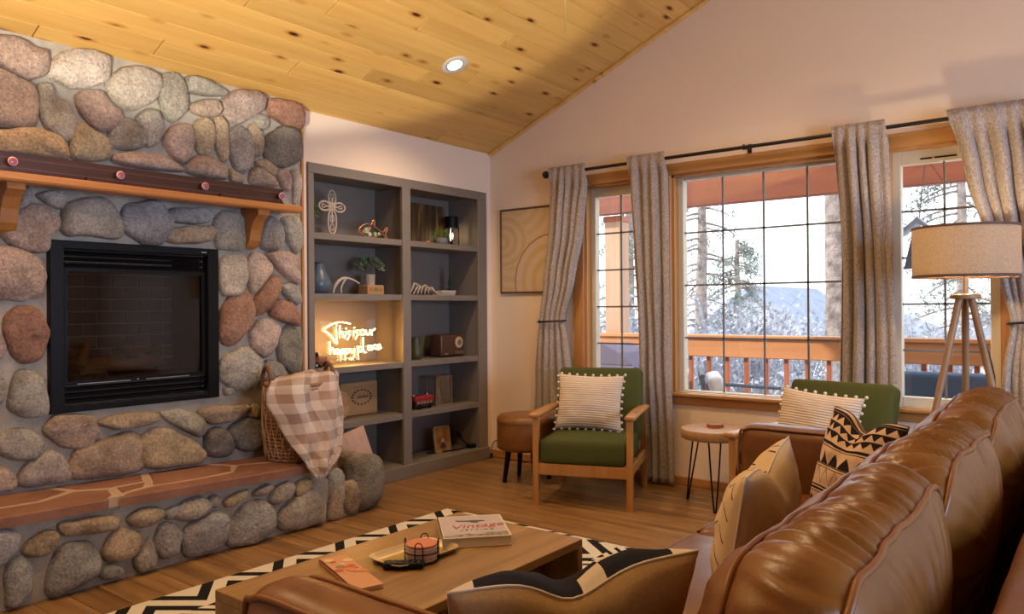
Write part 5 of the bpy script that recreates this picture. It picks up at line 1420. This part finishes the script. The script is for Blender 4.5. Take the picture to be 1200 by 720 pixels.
# rows down the drape: (x depth, z, y_left, y_right)
def yat(px, py, x): return PA(px, py, x).y
RW = [(.12, .74, yat(345, 450, .12), yat(385, 450, .12)), (.20, .815, yat(338, 447, .2), yat(392, 446, .2)), (.30, .835, yat(331, 446, .3), yat(398, 446, .3)), (.40, .825, yat(328, 452, .4), yat(404, 452, .4)), (.475, .77, yat(326, 466, .475), yat(409, 466, .475)),
      (.505, .69, yat(328, 484, .505), yat(412, 484, .505)), (.525, .60, yat(337, 503, .525), yat(412, 505, .525)), (.54, .50, yat(346, 524, .54), yat(410, 527, .54)), (.555, .42, yat(355, 544, .555), yat(405, 544, .555)), (.565, .35, yat(364, 561, .565), yat(394, 561, .565)), (.57, .29, yat(373, 577, .57), yat(379, 577, .57))]
nr, nu = 60, 44; vv = []; uvs = []
for j in range(nr+1):
    q = j/nr*(len(RW)-1); i = min(int(q), len(RW)-2); f = q-i; r = [RW[i][k]*(1-f)+RW[i+1][k]*f for k in range(4)]
    w = 1-abs(2*q/(len(RW)-1)-1)*.3
    for k in range(nu+1):
        s = k/nu; e = (2*s-1)
        fold = .030*math.sin(s*13+q*.75+1.2)*w*(.6+.7*nz(s*2, q*.5, 2))+.022*nz(s*5+q*.3, q*.6, 5)+.012*nz(s*13+q*.7, q*1.1, 8)
        top = max(0, 1-q/4.2)
        x = r[0]+fold*(1-top*.6)-.085*e*e*(1-top)*min(1, (10.3-q)/4); z = r[1]+fold*top*.9-.045*e*e*top
        vv.append((x-.4, r[2]+(r[3]-r[2])*s+2.06, z)); uvs.append((s*.62*abs(r[3]-r[2])/.5+.2, q/10))
mb = MB(); mb.v = vv; mb.uvs = uvs; mb.f = [(j*(nu+1)+k, j*(nu+1)+k+1, (j+1)*(nu+1)+k+1, (j+1)*(nu+1)+k) for j in range(nr) for k in range(nu)]
tw_ = mb.build('throw_blanket', m.m, None, (.4, -2.06, 0), smooth=True, solid=.016)
tag(tw_, 'beige and white plaid fleece throw spilling from the basket', 'throw')
# pink cushion in the bottom bay
pc = fabric('dusty_pink', (.50, .34, .29), 140, .08, .2)
q = PA(421, 540, .05)
cush('pink_cushion', 'dusty pink cushion tucked behind the hearth end', .36, .30, .15, pc, pc, 0, 4, (.07, q.y-.06, .10), 78, -12, -14, pinch=.03)

# ------------------------------------------------------------------ ceiling fan over the seating (its pull chain hangs into view)
fd = ray(662, 20); FT = 3.15; fc = CAM+fd*FT
FZ = 2.95; cz_ = H0+SL*fc.x
t = thing('ceiling_fan', 'dark ceiling fan with a thin pull chain', 'ceiling fan', (fc.x, fc.y, FZ))
MB().tube([(0, 0, .08), (0, 0, cz_-FZ+.02)], .013, 10).build('downrod', M['rod'], t)
MB().lathe([(.02, -.06), (.07, -.05), (.10, -.01), (.10, .06), (.06, .09), (.02, .10)], 28).build('motor', M['rod'], t, smooth=True, sharp=50)
for k in range(4):
    w = R_(20+90*k); bl_ = MB().box((.12, -.06, -.004), (.62, .06, .004), .003).build('blade', drk, t); bl_.rotation_euler = (R_(10), 0, w)
MB().tube([(.0, 0, -.06), (.0, 0, PA(662, 38, fc.x).z-FZ)], .0022, 6).build('pull_chain', plain('chain_brass', (.55, .42, .22), .4), t)

# ------------------------------------------------------------------ outdoors
gnd = MB().box((-40, .17, -.75), (40, 60, -.60)).build('snowy_ground', plain('snow', (.80, .80, .82), .9, bump=(3, .5, .05)))
tag(gnd, 'bright snow covered ground beyond the porch', kind='structure')
dk = MB().box((-3, .165, -.10), (9, 2.0, -.06)).build('porch_deck', plain('deck_wood', (.26, .13, .075), .7, var=(5, .2))); tag(dk, 'wooden porch deck outside the windows', kind='structure')
red = wood('sunlit_rail_cedar', (.52, .23, .09), (.42, .165, .055), axis=0, scale=.6, rough=.6, tone=.05)  # rail copy of the cedar, lightened for the sun on it
redv = wood('red_cedar_upright', (.42, .13, .06), (.30, .08, .035), axis=2, scale=.6, rough=.6, tone=.08)
PYR = 1.85
bm_ = MB().box((-2.6, -.05, 0), (5.4, .05, .30), .006).build('porch_beam', wood('shaded_beam_cedar', (.21, .047, .014), (.14, .028, .008), axis=0, scale=.6, rough=.6, tone=.05), None, (0, PYR+.02, 2.12)); tag(bm_, 'red cedar porch beam above the railing', 'beam')  # weaker light on the beam put into a darker cedar than the rail's
t = thing('porch_railing', 'red cedar porch railing with square balusters', 'railing', (1.0, PYR, -.06))
MB().box((-3.6, -.03, .80), (4.4, .02, .965), .006).build('rail_board', red, t); MB().box((-3.6, -.06, .965), (4.4, .08, 1.0), .006).build('rail_cap', red, t)
MB().box((-3.6, -.03, .09), (4.4, .02, .16), .006).build('lower_rail', red, t)
b0 = MB().box((-.019, .021, .10), (.019, .06, .90), .003).build('baluster', redv, t); x = -3.5; first = True
while x < 4.3:
    if first: b0.location.x = x-.0; first = False
    else: c = copy_obj(b0, t); c.location.x = x
    x += .1765
postm = wood('sunlit_post_cedar', (.52, .33, .22), (.42, .25, .16), axis=2, scale=.6, rough=.7, tone=.05)  # sunlight on the post put into a paler cedar
for x in (-.03, 4.0):
    p = thing('porch_post', 'square cedar porch post seen through the ' + ('narrow window by the art' if x < 1 else 'window wall end'), 'post', (x, PYR+.20, -.1))
    MB().box((-.09, -.09, 0), (.09, .09, 2.22), .006).build('post_shaft', postm, p); MB().box((-.105, -.105, 0), (.105, .105, .14), .006).build('post_base', postm, p); MB().box((-.1, -.1, 2.16), (.1, .1, 2.22), .004).build('post_cap', redv, p)
slate = plain('slate_metal', (.055, .085, .115), .5); wcu = plain('outdoor_cushion', (.62, .64, .68), .85)
t = thing('patio_chair', 'slate patio armchair with white cushion on the porch', 'patio chair', (1.84, 1.06, -.06), R_(116)); t.scale = (1.12, 1.12, 1.0)
for s in (-1, 1):
    MB().tube([(s*.30, -.30, 0), (s*.30, -.30, .58), (s*.30, .28, .62)], .016, 8).build('arm_frame', slate, t)
    MB().tube([(s*.30, .30, 0), (s*.29, .42, .72)], .016, 8).build('back_leg', slate, t)
MB().box((-.29, -.28, .33), (.29, .32, .36), .005).build('seat_panel', slate, t)
for k in range(7): MB().tube([(-.24+.08*k, .32, .36), (-.24+.08*k, .42, .74)], .010, 6).build('back_slat', slate, t)
MB().tube([(-.29, .42, .74), (.29, .42, .74)], .016, 8).build('top_bar', slate, t)
MB().soft((.27, .27, .06), .03, (4, 4, 2), None, (0, .0, .42)).build('seat_pad', wcu, t, smooth=True)
q = MB().soft((.24, .05, .145), .03, (4, 2, 4), None, (0, 0, .145)).build('back_pad', wcu, t, (0, .27, .45), smooth=True); q.rotation_euler = (R_(-14), 0, 0)
bluef = plain('navy_outdoor', (.04, .075, .15), .8, bump=(60, .2))
t = thing('patio_bench', 'dark blue cushioned patio bench behind the lamp window', 'patio bench', (3.30, .85, -.06))
MB().soft((.55, .07, .24), .04, (5, 2, 3), None, (0, 0, .58)).build('back_cushion', bluef, t, smooth=True); MB().soft((.55, .30, .08), .04, (5, 4, 2), None, (0, .32, .40)).build('seat_cushion', bluef, t, smooth=True)
MB().box((-.57, -.04, .26), (.57, .62, .32), .005).build('frame', slate, t)
for x in (-.52, .52):
    for y in (0, .56): MB().box((x-.02, y-.02, 0), (x+.02, y+.02, .27)).build('leg', slate, t)
gcov = plain('grill_cover', (.13, .11, .17), .75, bump=(12, .3))
t = thing('covered_grill', 'purple grey covered grill outside the narrow window', 'grill', (.40, 1.25, -.06))
MB().box((-.36, -.25, .12), (.36, .25, .76), .02).build('cover_body', gcov, t)
MB().prism([(-.30, .76), (-.22, .88), (.02, .935), (.20, .86), (.32, .76)], 1, -.24, .24).build('cover_lid', gcov, t)
for x in (-.3, .3): MB().tube([(x, -.2, .08), (x, .2, .08)], .08, 14).build('wheel', M['black'], t)
fp = PB(1080, 255, 1.55)
t = thing('bird_feeder', 'slate blue bird feeder hanging outside the lamp window', 'bird feeder', (fp.x-.03, 1.55, fp.z-.36)); t.scale = (1.35, 1.35, 1.35)
bf = plain('feeder_blue', (.035, .06, .13), .5); ob = lambda q: [(-a, b) for a, b in q]
MB().prism([(-.055, 0), (.045, 0), (.06, .17), (-.015, .18)], 1, -.05, .05).build('body', bf, t)
MB().prism([(-.10, .155), (-.10, .17), (.01, .265), (.11, .17), (.11, .155), (.01, .235)], 1, -.07, .07).build('roof', plain('feeder_roof', (.16, .20, .28), .5), t)
MB().box((-.08, -.06, -.012), (.08, .06, .0)).build('tray', bf, t)
MB().tube([(.01, 0, .26), (.01, .12, .50), (.01, .3, .78)], .003, 5).build('hanger', M['rod'], t)
# trees, shrubs, houses
bark = plain('pine_bark', (.20, .165, .15), .95, bump=(9, 1.0, .06), var=(7, .55))
needle = plain('pine_needles', (.16, .20, .17), .9, var=(2, .3)); twig = plain('frosted_twigs', (.30, .32, .38), .9, var=(3, .35))
def ptree(label, x, y, h, r, lean=0.0, branches=26, foliage=0, seed=1, z0=1.6, blen=1.3, grp=None):
    rnd = random.Random(seed); t = thing('pine_tree', label, 'tree', (x, y, -.65)); 
    P = [(lean*k/10+.04*nz(k*.7, seed), .03*nz(k*.6, seed, 4), h*k/10) for k in range(11)]
    MB().tube(P, [r*(1-.55*k/10) for k in range(11)], 12).build('trunk', bark, t, smooth=True)
    mb = MB(); fo = MB()
    for b in range(branches):
        z = z0+(h-z0)*b/branches; a = rnd.uniform(0, 6.283); L = blen*(1-.55*(z-z0)/(h-z0))*rnd.uniform(.6, 1.1); x0 = lean*z/h
        pts = [(x0+math.cos(a)*L*s, math.sin(a)*L*s, z-.35*L*s*s+.06*L*nz(s*4, b, seed)) for s in (0, .25, .5, .75, 1)]
        mb.tube(pts, [.030*(1-.8*s)*(r/.15)**.5+.003 for s in (0, .25, .5, .75, 1)], 5)
        for s in (.4, .6, .8, .95):
            aa = a+rnd.choice((-1, 1))*rnd.uniform(.5, 1.1); q = Vector((x0+math.cos(a)*L*s, math.sin(a)*L*s, z-.35*L*s*s)); e = q+Vector((math.cos(aa), math.sin(aa), -.25))*L*.32
            mb.tube([q, e], [.009, .003], 4)
            for _ in range(foliage):
                c = q+(e-q)*rnd.random()+Vector([rnd.uniform(-.12, .12) for _ in range(3)]); d = Vector([rnd.uniform(-1, 1) for _ in range(3)]).normalized()*.14; o = d.orthogonal().normalized()*.022; fo.add([c-o, c+o, c+d], [(0, 1, 2)])
    mb.build('branches', bark, t)
    if foliage: fo.build('needles', needle, t, solid=0)
    return t
tp = PB(986, 400, 6.2)
ptree('thick barked pine trunk near the porch', tp.x-.03, 6.2, 9, .21, .0, 10, 0, 2, 6.5, 1.6)
tp = PB(821, 330, 12.0)
ptree('bare branched pine standing behind the picture window', tp.x, 12.0, 5.2, .17, .06, 34, 3, 5, 1.2, 1.5)
tp = PB(864, 330, 16.0)
ptree('bushy green pine further back on the slope', tp.x, 16.0, 3.7, .12, 0, 44, 12, 8, .6, 1.2)
tp = PB(1128, 330, 13.0)
ptree('leafy pine seen past the floor lamp', tp.x, 13.0, 5.5, .14, 0, 40, 9, 13, 1.0, 1.5)
tp = PB(738, 330, 14.0)
ptree('tall dark pine behind the narrow window', tp.x, 14.0, 6.5, .16, 0, 50, 10, 21, .8, 1.6)
def shrub(label, x, y, r, h, n, seed):
    rnd = random.Random(seed); t = thing('shrub', label, 'shrub', (x, y, -.62)); mb = MB()
    for i in range(n):
        a = rnd.uniform(0, 6.283); e = rnd.uniform(.2, 1.0); L = h*rnd.uniform(.6, 1.1); d = Vector((math.cos(a)*e*r/h, math.sin(a)*e*r/h, 1)).normalized()*L
        q = Vector((math.cos(a)*r*.3*e, math.sin(a)*r*.3*e, 0)); mb.tube([q, q+d*.5+Vector((.03*nz(i), .03*nz(i, 3), 0)), q+d], [.010, .007, .003], 4, cap=False)
        for _ in range(6):
            s = rnd.uniform(.4, 1); c = q+d*s; f = Vector([rnd.uniform(-1, 1), rnd.uniform(-1, 1), rnd.uniform(-.2, 1)]).normalized()*rnd.uniform(.08, .2); mb.tube([c, c+f], [.005, .002], 3, cap=False)
            o = f.orthogonal().normalized()*.03; mb.add([c+f, c+f*1.3+o, c+f*1.6, c+f*1.3-o], [(0, 1, 2, 3)])
    mb.build('twigs', twig, t, solid=0); return t
for i, (px, y, r, h, lab) in enumerate(((870, 6.6, .95, 1.85, 'frosted twiggy shrub below the house gable'), (930, 9.4, 1.2, 1.75, 'wide frosted shrub beside the thick pine trunk'), (806, 5.0, .7, 1.35, 'low frosted shrub behind the patio chair'), (958, 4.6, .6, 1.0, 'small frosted shrub close to the railing'), (1085, 9.6, 1.0, 1.7, 'frosted shrub seen through the lamp window'), (880, 3.3, .5, .9, 'small twiggy shrub just beyond the balusters'), (728, 8.0, .9, 1.9, 'frosted shrub beside the porch post'))):
    shrub(lab, PB(px, 380, y).x, y, r, h, 170, 40+i)
hw_ = plain('house_siding', (.42, .45, .52), .8); hr = plain('house_roof', (.22, .26, .36), .85, var=(2, .2))
def house(label, xc, y, hw, zr, ze, dep):
    t = thing('neighbor_house', label, 'house', (xc, y, -.6))
    MB().prism([(-hw, 0), (hw, 0), (hw, ze+.6), (0, zr+.6), (-hw, ze+.6)], 1, 0, dep).build('walls', hw_, t)
    s = (zr-ze)/hw; e = .5
    for k in (-1, 1): MB().prism([(0, zr+.62), (k*(hw+e), ze+.62-s*e), (k*(hw+e), ze+.80-s*e), (0, zr+.82)], 1, -.5, dep+.3).build('roof_slope', hr, t)
    return t
c = PB(884, 342, 22); house('distant grey house with a gabled roof', c.x, 22, 3.6, c.z, c.z-2.6, 7)
c = PB(985, 378, 34); house('low distant house beside the thick pine trunk', c.x+1, 34, 4.0, c.z+.3, c.z-1.4, 7)
c = PB(1095, 368, 20); house('distant house roof seen under the lamp shade', c.x+1.6, 20, 3.0, c.z, c.z-1.9, 6)
